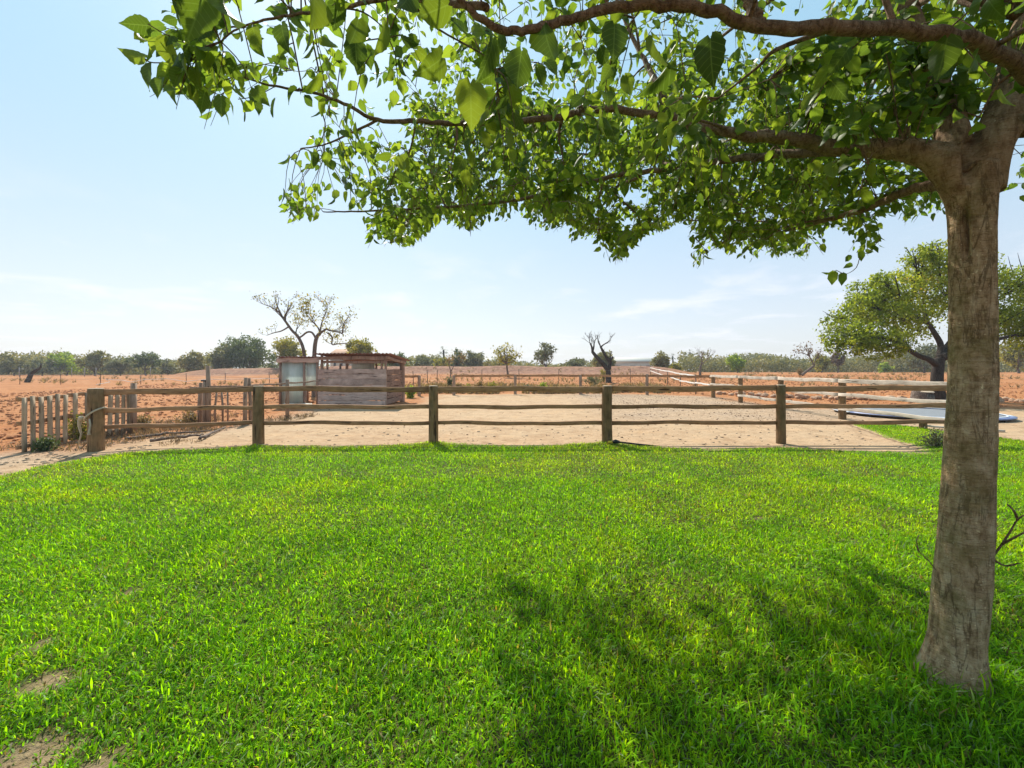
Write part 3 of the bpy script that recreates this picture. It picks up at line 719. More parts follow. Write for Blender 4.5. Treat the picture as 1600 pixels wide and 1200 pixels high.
MB().tube([(-.10, -.12, .03), (.0, -.13, .035)], [.028, .028], 10).build('connector', M['yellow'], hs)
MB().tube([(.0, -.13, .035), (.06, -.14, .05), (.14, -.13, .035)], [.03, .045, .03], 10).build('coupling', M['black'], hs)
MB().tube(catmull([(.14, -.13, .035), (.3, -.16, .02), (.5, -.18, 0), (.72, -.2, -.02), (.95, -.2, -.045)], [.02] * 5)[0], .018, 7).build('hose', M['black'], hs)
dt = thing('loose_tape', 'slack white tape strung across the red field on the far left', 'tape', tuple(W(220, 596, 36)))
pp = [(150, 601), (172, 597), (166, 593), (190, 594), (205, 597), (225, 593), (262, 592), (290, 596), (318, 593), (360, 592.5), (400, 592), (438, 591)]
MB().tube([W(a, b, 36 - .2 * i) - Vector(dt.location) for i, (a, b) in enumerate(pp)], .022, 5).build('tape', M['tape'], dt)
for lab, pts in (('bleached fallen pole lying in the weeds below the front rails', [(195, 684), (260, 677), (330, 675)]), ('short leaning dead branch on the sand below the front rails', [(312, 689), (330, 680), (352, 668)]), ('thin dead branch on the ground beside the pallet panels', [(235, 690), (290, 686), (318, 682)])):
    P = [G(*a) + Vector((0, 0, .05)) for a in pts]; o = thing('dead_branch', lab, 'branch', tuple(P[0]))
    c_, r_ = catmull([p - P[0] for p in P], [.035, .03, .015], 5)
    for p in c_[1:-1]: p.z += R.uniform(-.01, .03); p.y += R.uniform(-.05, .05)
    MB().tube(c_, r_, 7).build('branch', M['bark_grey'], o)

# pale buildings far behind
def barn(label, px0, px1, top, Y, gable, mat):
    x0, x1 = PX(px0, Y), PX(px1, Y); zt = CAM_Z - (top - HOR) / F * Y; g = gz((x0 + x1) / 2, Y); t = thing('barn', label, 'building', ((x0 + x1) / 2, Y, g)); w_ = x1 - x0; h = zt - g
    MB().box((0, 4, h * .36), (w_, 8, h * .72)).build('wall', M['white'], t)
    mb = MB(); e = .4
    for x in (-w_ / 2 - e, w_ / 2 + e): mb.v += [Vector((x, -e, h * .722)), Vector((x, 4, h)), Vector((x, 8 + e, h * .722)), Vector((x, 8 + e, h * .70)), Vector((x, -e, h * .70))]
    for k in range(5): mb.q.append((k, (k + 1) % 5, 5 + (k + 1) % 5, 5 + k))
    mb.t += [(0, 2, 1), (0, 3, 2), (0, 4, 3), (5, 6, 7), (5, 7, 8), (5, 8, 9)]; mb.build('roof', M[gable], t)
    for k in range(3): MB().box((-w_ * .3 + k * w_ * .3, -.02, h * .3), (w_ * .1, .06, h * .28)).build('door' if k == 1 else 'window', M['steel'], t)
    return t
barn('long low pale farm building far behind the bare forked tree', 948, 1030, 558, 92, 'white', 'white')
barn('small pale house far behind the almond trees', 748, 776, 559, 93, 'white', 'white')
barn('tile-roofed house just showing above the shed roof', 516, 551, 544, 95, 'tile', 'white')
barn('tiny white hut among the scrub right of the palms', 1112, 1124, 568, 110, 'white', 'white')

# ------------------------------------------------------------------ tree builders
def rand_rot(n, rng, down=0.0):
    """n random orientation matrices (columns: x width, y length, z normal)"""
    d = rng.normal(size=(n, 3)); d[:, 2] -= down * 1.6; d /= np.linalg.norm(d, axis=1)[:, None]
    u = rng.normal(size=(n, 3)); u -= (u * d).sum(1)[:, None] * d; u /= np.linalg.norm(u, axis=1)[:, None]
    nrm = np.cross(u, d); return np.stack([u, d, nrm], 2)
CARD_V = np.array([(0, 0, 0), (.32, .45, .10), (0, 1, -.08), (-.32, .45, .10)]); CARD_T = np.array([(0, 1, 2), (0, 2, 3)])
def leaf_cards(name, pos, size, tint, rng, down=.2, V=CARD_V, T=CARD_T, luv=False):
    n = len(pos); Rm = rand_rot(n, rng, down)
    v = np.einsum('nij,kj->nki', Rm, V) * np.asarray(size)[:, None, None] + pos[:, None, :]
    f = (T[None] + (np.arange(n) * len(V))[:, None, None]).reshape(-1, 3)
    at = {'tint': np.repeat(tint, len(V))}
    return mesh_np(name, v.reshape(-1, 3), f, None, at)
def blob_points(blobs, n, rng, shell=.55):
    vol = np.array([b[3] * b[4] * b[5] for b in blobs]) ** .75; cnt = rng.multinomial(n, vol / vol.sum()); P = []; Tn = []
    for b, c in zip(blobs, cnt):
        d = rng.normal(size=(c, 3)); d /= np.linalg.norm(d, axis=1)[:, None]
        r = 1 - shell * rng.random(c) ** 1.4
        # sub-clumps: pull towards random clump centres
        k = max(4, c // 34); cc = rng.normal(size=(k, 3)); cc /= np.linalg.norm(cc, axis=1)[:, None]; cc *= (1 - .5 * rng.random(k) ** 1.2)[:, None]
        idx = rng.integers(0, k, c); p = cc[idx] * 1.03 + rng.normal(size=(c, 3)) * .15
        keep = rng.random(c) < .78; p = np.where(keep[:, None], p, d * r[:, None])
        P.append(p * np.array(b[3:6]) + np.array(b[:3])); tc_ = rng.random(k); Tn.append(np.clip(.55 * tc_[idx] + .45 * rng.random(c), 0, 1))
    return np.concatenate(P), np.concatenate(Tn)
def limbs_to(mb, base, blobs, r, rg, fork):
    top = Vector(fork)
    pts, rad = catmull([Vector(base) - Vector((0, 0, .2)), Vector(base), (Vector(base) + top) / 2 + Vector((rg.uniform(-.1, .1), 0, 0)) * r * 6, top], [r * 1.25, r * 1.1, r * .85, r * .7], 4)
    mb.tube(pts, rad, 9)
    for b in blobs:
        e = Vector(b[:3]); m_ = (top + e) / 2 + Vector((rg.uniform(-.2, .2), rg.uniform(-.2, .2), -.12)) * (e - top).length
        pts, rad = catmull([top - Vector((0, 0, r * .5)), m_, e], [r * .5, r * .33, r * .12], 4); mb.tube(pts, rad, 6)
        for k in range(4):
            q_ = e + Vector((rg.uniform(-1, 1) * b[3], rg.uniform(-1, 1) * b[4], rg.uniform(-.4, 1) * b[5])) * .85
            pts, rad = catmull([m_.lerp(e, .5), (m_ + q_) / 2, q_], [r * .16, r * .1, r * .03], 3); mb.tube(pts, rad, 4)
TREE_N = 0
def bg_tree(name, label, px, hw, top, Y, fol, n, leaf, cat='tree', shape='round', base_py=None, barkm='bark_grey', group=None, dens=.55, lift=.28):
    """a tree or shrub standing at pixel column px, hw half width in px, top row"""
    global TREE_N; TREE_N += 1; rg = random.Random(500 + TREE_N); rng = np.random.default_rng(500 + TREE_N)
    x = PX(px, Y); g = gz(x, Y); h = CAM_Z - (top - HOR) / F * Y - g; w_ = hw / F * Y
    t = thing(name, label, cat, (x, Y, g), 0, group)
    blobs = []
    if shape == 'round': K = 7; lo = .12
    elif shape == 'airy': K = 9; lo = lift
    else: K = 6; lo = .05
    for k in range(K):
        a = 2 * PI * k / K + rg.uniform(-.4, .4); rr_ = rg.uniform(.25, .62); zc = rg.uniform(lo + .22, .74) if k else .76
        s_ = rg.uniform(.34, .52) * (1 if shape != 'airy' else .75)
        blobs.append((math.cos(a) * rr_ * w_ * (0 if k == 0 else 1) , math.sin(a) * rr_ * w_, zc * h, w_ * s_ * 1.15, w_ * s_ * 1.15, min(h * (.30 if shape != 'airy' else .2), (1 - zc) * h + .02 * h, (zc - lo * .4) * h)))
    blobs.append((0, 0, h * .45, w_ * .62, w_ * .62, h * .36) if shape != 'airy' else (0, 0, h * .6, w_ * .6, w_ * .6, h * .3))
    mb = MB(); limbs_to(mb, (0, 0, 0), blobs, max(.09, .03 * h), rg, (rg.uniform(-.1, .1) * w_, 0, h * (lift if shape == 'airy' else .16))); mb.build('trunk', M[barkm], t, True)
    P, Tn = blob_points(blobs, n, rng, dens); P[:, 2] = np.maximum(P[:, 2], .05)
    link('crown', leaf_cards('crown', P, leaf * (.7 + .6 * rng.random(len(P))), Tn, rng), M[fol], t); return t

# far wood that reads as one mass
rng = np.random.default_rng(77); P = []
def belt(px0, px1, Y0, Y1, topf, n):
    px = rng.uniform(px0, px1, n); Y = rng.uniform(Y0, Y1, n); X = (px - 800) / F * Y; g = ground_z(X, Y)
    top = CAM_Z - (topf(px) - HOR) / F * Y - g
    bumpy = .12 + 1.25 * fbm(X * .11, Y * .12, 3, 3); z = g + np.maximum(.5, top * bumpy) * rng.random(n) ** .8; return np.stack([X, Y, z], 1)
P.append(belt(-160, 340, 92, 108, lambda p: 549 + 4 * np.sin(p * .03), 24000))
P.append(belt(560, 780, 96, 112, lambda p: 556 + 0 * p, 8000))
P.append(belt(780, 1060, 98, 112, lambda p: 566 + 0 * p, 6000))
P.append(belt(1060, 1480, 100, 118, lambda p: 552 + 4 * np.sin(p * .021), 22000))
P.append(belt(1380, 1900, 96, 116, lambda p: 551 + 3 * np.sin(p * .03), 22000))
P.append(belt(1090, 1800, 240, 300, lambda p: 554 + 4 * np.sin(p * .012), 12000))
P.append(belt(-300, 560, 230, 280, lambda p: 566 + 4 * np.sin(p * .012), 9000))
P = np.concatenate(P); tn = np.clip(fbm(P[:, 0] * .25, P[:, 2] * .4 + P[:, 1] * .2, 8, 3) * 1.2 - .1 + .25 * (rng.random(len(P)) - .5), 0, 1)
o = link('far_scrub', leaf_cards('far_scrub', P, (.38 + .35 * rng.random(len(P))) * np.where(P[:, 1] > 200, 2.4, 1), tn, rng), M['fol_scrub'])
tag(o, 'dusty green scrub wood along the horizon', 'scrub', kind='stuff')

bg_tree('shrub', 'dusty shrub at the far left end of the scrub line', 22, 34, 552, 82, 'fol_scrub', 2600, .42, 'shrub')
bg_tree('shrub', 'low olive shrub second from the left in the scrub line', 66, 24, 558, 80, 'fol_olive', 1800, .40, 'shrub')
bg_tree('tree', 'fresh green rounded tree in the left scrub above the pallet fence', 104, 26, 550, 84, 'fol_bright', 2000, .42, group=None)
bg_tree('tree', 'tall brownish scrub tree above the roped end post', 148, 27, 546, 82, 'fol_scrub', 2400, .42, shape='airy', lift=.2)
bg_tree('shrub', 'olive shrub just left of the open dark tree on the left', 188, 22, 559, 80, 'fol_olive', 1600, .4, 'shrub')
bg_tree('tree', 'open dark-leaved tree standing alone at the end of the left scrub', 228, 27, 546, 80, 'fol_dark', 1500, .42, shape='airy', lift=.2)
bg_tree('shrub', 'small grey-green shrub right of the open dark tree', 262, 14, 562, 84, 'fol_olive', 700, .4, 'shrub')
bg_tree('shrub', 'olive bush above the tall thin stake', 304, 21, 550, 78, 'fol_scrub', 1900, .4, 'bush')
bg_tree('tree', 'left and smaller of the two dense dark trees left of the shed', 348, 22, 537, 76, 'fol_olive', 2200, .42)
bg_tree('tree', 'large dense dark green tree left of the shed', 388, 42, 527, 78, 'fol_dark', 5200, .44)
bg_tree('tree', 'yellow-green tree behind the lean-to', 452, 30, 527, 66, 'fol_yellow', 3000, .36)
bg_tree('tree', 'yellow-green round tree behind the right half of the shed roof', 564, 30, 525, 62, 'fol_yellow', 2300, .34, shape='airy', lift=.2)
bg_tree('bush', 'dark bush showing beyond the right shed corner', 622, 22, 549, 84, 'fol_dark', 1600, .42, 'bush')
bg_tree('bush', 'grey-green bush right of the shed', 662, 22, 555, 84, 'fol_olive', 1500, .42, 'bush')
bg_tree('bush', 'yellow-green small bush in the row right of the shed', 690, 14, 556, 82, 'fol_yellow', 900, .4, 'bush')
bg_tree('tree', 'taller dark tree in the row right of the shed', 716, 15, 547, 88, 'fol_dark', 1200, .42)
bg_tree('tree', 'broad grey-green tree left of the sparse almond', 741, 22, 550, 86, 'fol_olive', 2400, .42)
bg_tree('bush', 'brownish round bush behind the sparse almond', 782, 26, 556, 76, 'fol_scrub', 1800, .38, 'bush')
bg_tree('almond_tree', 'sparse half-bare almond tree leaning over the earth bank', 794, 31, 530, 50, 'fol_yellow', 420, .26, shape='airy', lift=.36, barkm='bark_grey')
bg_tree('almond_tree', 'upright almond tree with thin grey-green crown behind the bank', 852, 21, 532, 70, 'fol_olive', 1100, .34, shape='airy', lift=.22)
bg_tree('bush', 'low grey-green bush between the two almonds and the bare tree', 898, 24, 560, 80, 'fol_olive', 1800, .4, 'bush')
bg_tree('bush', 'rounded olive bush behind the bare forked tree', 944, 21, 549, 68, 'fol_scrub', 3600, .32, 'bush')
bg_tree('bush', 'rounded brownish bush left of the palms', 1035, 16, 549, 72, 'fol_scrub', 2600, .34, 'bush')
bg_tree('bush', 'small yellow-green bush below the palms', 1056, 10, 565, 76, 'fol_yellow', 700, .34, 'bush')
bg_tree('tree', 'bright green rounded tree right of the palms', 1152, 15, 553, 82, 'fol_bright', 2000, .36)
bg_tree('bush', 'dull yellow-green bush behind the leaning bare sapling', 1284, 15, 554, 86, 'fol_yellow', 1300, .38, 'bush')
bg_tree('tree', 'grey-brown half-dead tree beneath the leafy tree crown', 1309, 13, 545, 84, 'fol_brown', 1300, .36, shape='airy', lift=.25)
bg_tree('bush', 'small vivid green bush in front of the right scrub', 1382, 10, 566, 88, 'fol_bright', 800, .36, 'bush')
bg_tree('tree', 'grey-green tree far behind the leafy tree trunk', 1444, 32, 535, 76, 'fol_olive', 2600, .4)
bg_tree('tree', 'yellowish tree at the right edge beyond the trunk', 1592, 30, 528, 70, 'fol_yellow', 2600, .38)
bg_tree('bush', 'dark bush at the right edge of the field beyond the trunk', 1640, 26, 548, 74, 'fol_dark', 1400, .4, 'bush')

# weeds along the back rail
def weed(label, px, py, hw, h, fol, n, Y=None, cat='weed', leaf=.10):
    global TREE_N; TREE_N += 1; rng = np.random.default_rng(900 + TREE_N); rg = random.Random(TREE_N)
    Y = Y or CAM_Z * F / (py - HOR); x = PX(px, Y); g = gz(x, Y); w_ = hw / F * Y; t = thing('weed', label, cat, (x, Y, g))
    mb = MB(); P = []
    for k in range(18):
        a = rg.uniform(0, 6.28); r_ = rg.uniform(.15, 1) * w_; e = Vector((math.cos(a) * r_, math.sin(a) * r_, h * rg.uniform(.5, 1) * (1 - .35 * (r_ / w_) ** 2)))
        c_, rr_ = catmull([(0, 0, -.03), e * .5 + Vector((0, 0, .1 * h)), e], [.012, .009, .004], 3); mb.tube(c_, rr_, 4)
        u = rng.random(n // 18 + 1) ** .7; P.append(np.array(e)[None] * u[:, None] + rng.normal(size=(len(u), 3)) * .07)
    mb.build('stem', M['fol_dry'], t)
    mbv = np.concatenate(P); mbv[:, 2] = np.abs(mbv[:, 2]); link('leaves', leaf_cards('leaves', mbv, leaf * (.6 + .8 * rng.random(len(mbv))), rng.random(len(mbv)), rng, down=-.4), M[fol], t)
    me = [c for c in t.children if c.name.startswith('stem')][0].data
    a = me.attributes.new('tint', 'FLOAT', 'POINT'); return t
weed('lime green weed clump at the right post of the shed', 641, 605, 10, .75, 'fol_bright', 900, 24)
weed('dark green young shrub behind the back rail with dry twigs above', 703, 588, 7, 1.0, 'fol_dark', 600, 33)
weed('first yellow-green weed right of the back fence corner post', 730, 600, 5, .6, 'fol_yellow', 500, 29)
weed('second yellow-green weed clump along the back rail', 770, 600, 8, .75, 'fol_yellow', 700, 29)
weed('dull green weed beside the second back post', 823, 598, 5, .55, 'fol_olive', 350, 29.5)
weed('vivid green round weed between two back posts', 849, 600, 6.5, .75, 'fol_bright', 700, 28.5)
weed('spreading grey-green shrub below the bare forked tree', 928, 597, 20, 1.0, 'fol_olive', 1400, 36)
weed('yellow-green tuft against the bare forked trunk', 943, 588, 7, 1.6, 'fol_yellow', 600, 41)
weed('scrubby grey-leaved weed at the foot of the big tree side fence', 1463, 704, 22, .34, 'fol_olive', 900, 8.75, leaf=.035)
for a, b, hw, h, fol, lab in ((122, 684, 14, .65, 'fol_yellow', 'yellowish dry bush growing through the pallet slats'), (72, 699, 9, .2, 'fol_dark', 'dark low weed at the foot of the left pallet slats'), (225, 668, 12, .4, 'fol_dry', 'dry brown weed by the tall square stake'),
                              (300, 660, 18, .5, 'fol_dry', 'tall dry weed among the ramshackle stakes'), (716, 600, 7, .8, 'fol_dry', 'dry brown weed beside the back corner post'), (748, 600, 9, .8, 'fol_dry', 'reddish dry weed between the yellow-green weeds'), (1250, 582, 6, 1.0, 'fol_dry', 'dry tuft at the foot of the leaning sapling')):
    weed(lab, a, b, hw, h, fol, 700, None if b > 640 else (55 if b < 590 else 29), leaf=.06 if b > 640 else .1)

# bare trees
def grow(mb, p, d, ln, r, depth, rg, tips, spread=.6, up=.15):
    q_ = p + d * ln; m_ = p.lerp(q_, .5) + Vector((rg.uniform(-1, 1), rg.uniform(-1, 1), rg.uniform(-1, 1))) * ln * .08
    mb.tube([p, m_, q_], [r, r * .85, r * .68], 6 if r > .03 else 4, cap=depth == 0)
    if depth == 0: tips.append(q_); return
    for k in range(rg.choice((2, 2, 3))):
        nd = (d + Vector((rg.uniform(-1, 1), rg.uniform(-1, 1), rg.uniform(-.7, 1))) * spread + Vector((0, 0, up))).normalized()
        grow(mb, m_.lerp(q_, rg.uniform(.3, 1)), nd, ln * rg.uniform(.6, .85), r * .62, depth - 1, rg, tips, spread, up)
def bare_tree(name, label, Y, base, lims, seed, barkm, scale_tw=.5, fol=None, nleaf=0, leaf=.1, fx=None):
    rg = random.Random(seed); rng = np.random.default_rng(seed); B = W(base[0], base[1], Y); B.z = gz(B.x, Y); t = thing(name, label, 'tree', tuple(B)); mb = MB(); tips = []
    for pts, r0, r1, twn, tl, dp in lims:
        P = [W(a, b, Y + (c if len(q) > 2 else 0)) - B for q in pts for (a, b, c) in [tuple(q) + ((0,) if len(q) == 2 else ())]]
        rv = [r0 + (r1 - r0) * i / (len(P) - 1) for i in range(len(P))]; cp, cr_ = catmull(P, rv, 4); mb.tube(cp, cr_, 9)
        for k in range(twn):
            i = rg.randrange(int(len(cp) * .45), len(cp)) if k else len(cp) - 1; d = (cp[min(i + 1, len(cp) - 1)] - cp[max(i - 2, 0)]).normalized()
            nd = (d * .8 + Vector((rg.uniform(-1, 1), rg.uniform(-1, 1), rg.uniform(-.3, 1.1)))).normalized(); grow(mb, cp[i], nd, tl * .68 * rg.uniform(.6, 1.1), max(.012, cr_[i] * .5), dp, rg, tips)
    mb.build('trunk', M[barkm], t, True)
    if fol:
        TP_ = np.array([tuple(p) for p in tips]); sel = rng.random(len(TP_)) < .55; TP_ = TP_[sel]; idx = rng.integers(0, len(TP_), nleaf); p = TP_[idx] + rng.normal(size=(nleaf, 3)) * leaf * 1.3
        if fx is not None:
            ex = np.concatenate([np.array(W(a, b, Y) - B)[None] + rng.normal(size=(m_, 3)) * s_ for a, b, m_, s_ in fx]); p = np.concatenate([p, ex])
        link('crown', leaf_cards('crown', p, leaf * (.6 + .8 * rng.random(len(p))), rng.random(len(p)), rng, down=.5), M[fol], t)
    return t
bare_tree('almond_tree', 'dying two-trunked almond tree with few leaves behind the shed', 25, (485, 640), [
    ([(480, 640), (476, 558), (468, 530), (456, 516), (446, 502), (440, 494)], .11, .055, 5, .8, 3),
    ([(490, 640), (491, 560), (494, 530), (500, 521)], .13, .10, 0, 0, 0),
    ([(446, 502), (436, 488), (424, 480), (408, 474)], .055, .015, 4, .5, 2), ([(441, 495), (434, 480), (430, 470)], .06, .015, 4, .5, 2), ([(443, 498), (449, 485), (451, 470)], .05, .012, 3, .5, 2), ([(452, 510), (440, 517), (428, 520), (417, 524)], .05, .015, 4, .45, 2),
    ([(494, 530), (488, 520), (480, 519), (472, 525), (467, 528)], .06, .05, 1, .4, 2),
    ([(500, 521), (497, 512), (488, 502), (478, 490)], .055, .02, 6, .6, 3), ([(500, 521), (502, 508), (506, 495), (512, 482)], .055, .015, 7, .6, 3), ([(500, 521), (510, 514), (514, 516), (530, 519), (535, 521), (536, 512)], .07, .025, 6, .55, 3), ([(535, 520), (537, 506), (545, 494)], .04, .012, 4, .45, 2), ([(512, 520), (519, 527), (519, 538), (530, 537), (548, 536)], .06, .02, 4, .4, 2)],
    21, 'bark_grey', fol='fol_yellow', nleaf=800, leaf=.11, fx=[(477, 468, 110, .22), (478, 484, 120, .2), (464, 500, 60, .2), (473, 504, 50, .18), (461, 487, 30, .12), (520, 505, 120, .5), (500, 502, 90, .4), (520, 525, 60, .25), (528, 527, 60, .2)])
bare_tree('dead_tree', 'leafless forked dead tree with a thick trunk behind the back rail', 40, (951, 600), [
    ([(951, 604), (951, 588), (950, 578), (950, 573)], .29, .22, 0, 0, 0), ([(949, 577), (940, 566), (930, 555), (926, 550)], .22, .14, 1, .4, 1), ([(926, 551), (925, 543), (922, 536)], .13, .06, 5, .75, 2), ([(926, 550), (928, 541), (928, 532)], .1, .04, 5, .75, 2),
    ([(951, 576), (953, 566), (947, 557), (942, 548), (938, 541)], .2, .09, 2, .6, 2), ([(939, 542), (944, 538), (954, 532)], .08, .03, 5, .7, 2), ([(939, 542), (935, 535), (934, 529)], .06, .03, 4, .6, 2), ([(952, 577), (953, 566), (954, 558)], .2, .1, 3, .6, 2)], 5, 'bark_dark')
bare_tree('sapling', 'leaning bare sapling with a few reddish leaves in the right field', 52, (1254, 584), [
    ([(1253, 586), (1258, 582), (1267, 575), (1272, 571)], .16, .12, 0, 0, 0), ([(1272, 571), (1268, 563), (1264, 555), (1262, 548)], .09, .03, 7, .8, 2), ([(1272, 571), (1274, 562), (1277, 556)], .07, .03, 4, .7, 2), ([(1266, 558), (1258, 553), (1254, 552)], .05, .02, 4, .6, 2)], 8, 'bark_grey', fol='fol_brown', nleaf=200, leaf=.22)
bare_tree('small_bare_tree', 'small bare tree on the dark post-like trunk behind the tape fence', 56, (1094, 585), [
    ([(1094, 587), (1094, 578), (1095, 570)], .18, .12, 0, 0, 0), ([(1095, 571), (1097, 563), (1094, 556)], .1, .03, 8, .9, 3), ([(1095, 571), (1103, 563), (1108, 558)], .08, .03, 7, .9, 3)], 9, 'bark_grey')
bare_tree('dead_tree', 'dark dead snag leaning in the far left field', 46, (43, 597), [([(42, 598), (46, 590), (50, 583), (57, 578), (63, 574), (64, 569)], .26, .06, 2, .4, 1)], 10, 'bark_dark')
bare_tree('dry_sapling', 'dry leafless twiggy sapling behind the bank right of the shed', 40, (704, 590), [([(704, 590), (704, 580), (702, 572)], .06, .04, 5, .8, 3), ([(704, 582), (709, 572), (712, 566)], .05, .02, 6, .8, 3)], 12, 'bark_grey', fol='fol_dry', nleaf=260, leaf=.14)
def palm(label, px, top, Y, seed):
    rg = random.Random(seed); x = PX(px, Y); g = gz(x, Y); h = CAM_Z - (top - HOR) / F * Y - g; t = thing('palm_tree', label, 'palm', (x, Y, g))
    MB().tube([(0, 0, -.2), (.1, 0, h * .5), (0, 0, h * .9)], [.3, .22, .2], 8).build('trunk', M['bark_dark'], t)
    mb = MB(); L_ = h * .26
    for k in range(22):
        a = rg.uniform(0, 6.28); el = rg.uniform(-.7, 1.2); d = Vector((math.cos(a) * math.cos(el), math.sin(a) * math.cos(el), math.sin(el))); s_ = d.cross(Vector((0, 0, 1))).normalized()
        c0 = Vector((0, 0, h * .88)); m_ = c0 + d * L_ * .6; 
        for j in range(7):
            sp = (j - 3) / 3; b = len(mb.v); tip = c0 + d * L_ * (1 - .2 * abs(sp)) + s_ * L_ * .42 * sp - Vector((0, 0, L_ * .18))
            mb.v += [m_ - s_ * .05, m_ + s_ * .05, tip, c0]; mb.t += [(b, b + 1, b + 2), (b, b + 3, b + 1)]
    o = mb.build('fronds', M['fol_dark'], t); a = o.data.attributes.new('tint', 'FLOAT', 'POINT'); a.data.foreach_set('value', np.full(len(mb.v), .4, np.float32)); return t
palm('taller palm tree on the horizon right of the rounded bush', 1078, 547, 120, 1)
palm('shorter palm tree on the horizon just right of the rounded bush', 1051, 554, 118, 2)
palm('tufted palm rising from the bushes right of the shed', 693, 543, 98, 3)

# leafy tree on the right behind the trampoline
Y0 = 22.0; B = W(1468, 626, Y0); B.z = gz(B.x, Y0)
ct = thing('carob_tree', 'broad leafy tree with a dark crooked trunk partly hidden by the big trunk', 'tree', tuple(B))
mb = MB()
def limb(pts, r):
    P = [W(a, b, Y0 + c) - B for a, b, c in pts]; cp, cr_ = catmull(P, r, 5); mb.tube(cp, cr_, 10)
limb([(1470, 640, 0), (1468, 624, 0), (1464, 595, 0), (1466, 572, 0), (1468, 560, 0)], [.36, .30, .27, .25, .22])
limb([(1466, 572, 0), (1452, 562, -.2), (1436, 556, -.3), (1418, 545, -.5), (1410, 538, -.6), (1396, 520, -.8)], [.17, .13, .12, .11, .09, .03])
limb([(1468, 565, 0), (1470, 540, .2), (1460, 520, .2), (1448, 500, .3), (1444, 480, .5), (1440, 440, .6)], [.19, .14, .12, .09, .06, .02])
limb([(1470, 560, 0), (1490, 530, .4), (1520, 500, .8), (1540, 450, 1)], [.22, .15, .10, .03])
limb([(1470, 560, 0), (1510, 545, -.5), (1560, 530, -.6), (1600, 520, -.5)], [.2, .14, .09, .03])
limb([(1450, 505, .3), (1420, 490, 1), (1380, 480, 1.5), (1340, 490, 1)], [.12, .09, .06, .02])
limb([(1415, 542, -.5), (1385, 528, -1.4), (1350, 530, -1.2), (1320, 530, -1.0)], [.12, .09, .06, .02])
blobsC = []
for a, b, c, rx, rz in ((1318, 520, -.6, .95, .75), (1352, 525, -1.2, 1.1, .75), (1390, 532, -1.4, 1.0, .6), (1340, 490, .6, 1.1, .8), (1380, 485, 1.0, 1.3, 1.0), (1360, 455, .4, 1.0, .8), (1410, 450, .2, 1.2, 1.0), (1440, 420, .5, 1.0, 1.0), (1400, 495, -.8, 1.2, .8), (1440, 480, 1.4, 1.3, 1.0),
                        (1480, 440, 0, 1.4, 1.1), (1470, 400, 0, .9, .7), (1520, 430, .5, 1.4, 1.0), (1560, 460, .6, 1.4, 1.0), (1590, 500, -.2, 1.4, .9), (1540, 500, 1.6, 1.4, .9), (1600, 440, .2, 1.2, .9), (1640, 480, .2, 1.5, 1.1), (1620, 525, -.5, 1.4, .7), (1430, 515, 1.6, 1.0, .6), (1332, 541, -1.2, .75, .45), (1368, 545, -1.6, .8, .45), (1402, 546, -1.2, .6, .4), (1310, 500, 0, .7, .6), (1345, 470, -.6, .8, .6), (1385, 440, -.5, .7, .6), (1425, 400, .2, .6, .6), (1455, 392, .3, .6, .6), (1300, 535, -.6, .5, .4)):
    p = W(a, b, Y0 + c) - B; blobsC.append((p.x, p.y, p.z, rx, rx, rz))
rg = random.Random(3)
for b in blobsC:
    e = Vector(b[:3])
    for k in range(5):
        q_ = e + Vector((rg.uniform(-1, 1) * b[3], rg.uniform(-1, 1) * b[4], rg.uniform(-.6, 1) * b[5])); mb.tube([e * .75 + Vector((0, 0, .8)), (e + q_) / 2, q_], [.03, .02, .008], 4)
for a, b in ((1436, 395), (1452, 388), (1372, 430), (1336, 440), (1430, 398), (1590, 395), (1575, 400)):
    e = W(a, b, Y0) - B; mb.tube([e + Vector((.3, 0, -1.0)), e + Vector((.1, 0, -.4)), e], [.02, .014, .006], 4)
mb.build('trunk', M['bark_dark'], ct, True)
rng = np.random.default_rng(91); P, Tn = blob_points(blobsC, 36000, rng, .9)
yl = np.exp(-((P[:, 0] - (W(1440, 430, Y0) - B).x) / 1.6) ** 2 - ((P[:, 2] - (W(1440, 440, Y0) - B).z) / 1.3) ** 2)
Tn = np.clip(Tn * .85 + yl * .45 * rng.random(len(P)), 0, 1)
link('crown', leaf_cards('crown', P, 0.135 * (.7 + .6 * rng.random(len(P))), Tn, rng, down=.5), M['fol_carob'], ct)

# ------------------------------------------------------------------ clods, dung, litter
def scatter(name, label, cat, pts, size, mat, seed, flat=.6):
    rng = np.random.default_rng(seed); n = len(pts); V = np.array([(0, 0, 1), (1, 0, 0), (0, 1, 0), (-1, 0, 0), (0, -1, 0), (.1, .1, -.6)]); T = np.array([(0, 1, 2), (0, 2, 3), (0, 3, 4), (0, 4, 1), (5, 2, 1), (5, 3, 2), (5, 4, 3), (5, 1, 4)])
    vv = V[None] * (.7 + .6 * rng.random((n, 6, 1))) ; a = rng.random(n) * 6.28; c, s_ = np.cos(a)[:, None], np.sin(a)[:, None]
    x = vv[..., 0] * c - vv[..., 1] * s_; y = vv[..., 0] * s_ + vv[..., 1] * c; z = vv[..., 2] * flat
    v = np.stack([x, y, z], -1) * size[:, None, None]; P = np.stack([pts[:, 0], pts[:, 1], ground_z(pts[:, 0], pts[:, 1])], 1); v = v + P[:, None, :]
    f = (T[None] + (np.arange(n) * 6)[:, None, None]).reshape(-1, 3); o = link(name, mesh_np(name, v.reshape(-1, 3), f), mat); tag(o, label, cat, kind='stuff'); return o
rng = np.random.default_rng(5)
def region(n, x0, x1, y0, y1, test, pw=1.0):
    x = rng.uniform(x0, x1, n); y = y0 + (y1 - y0) * rng.random(n) ** pw; k = test(x, y); return np.stack([x[k], y[k]], 1)
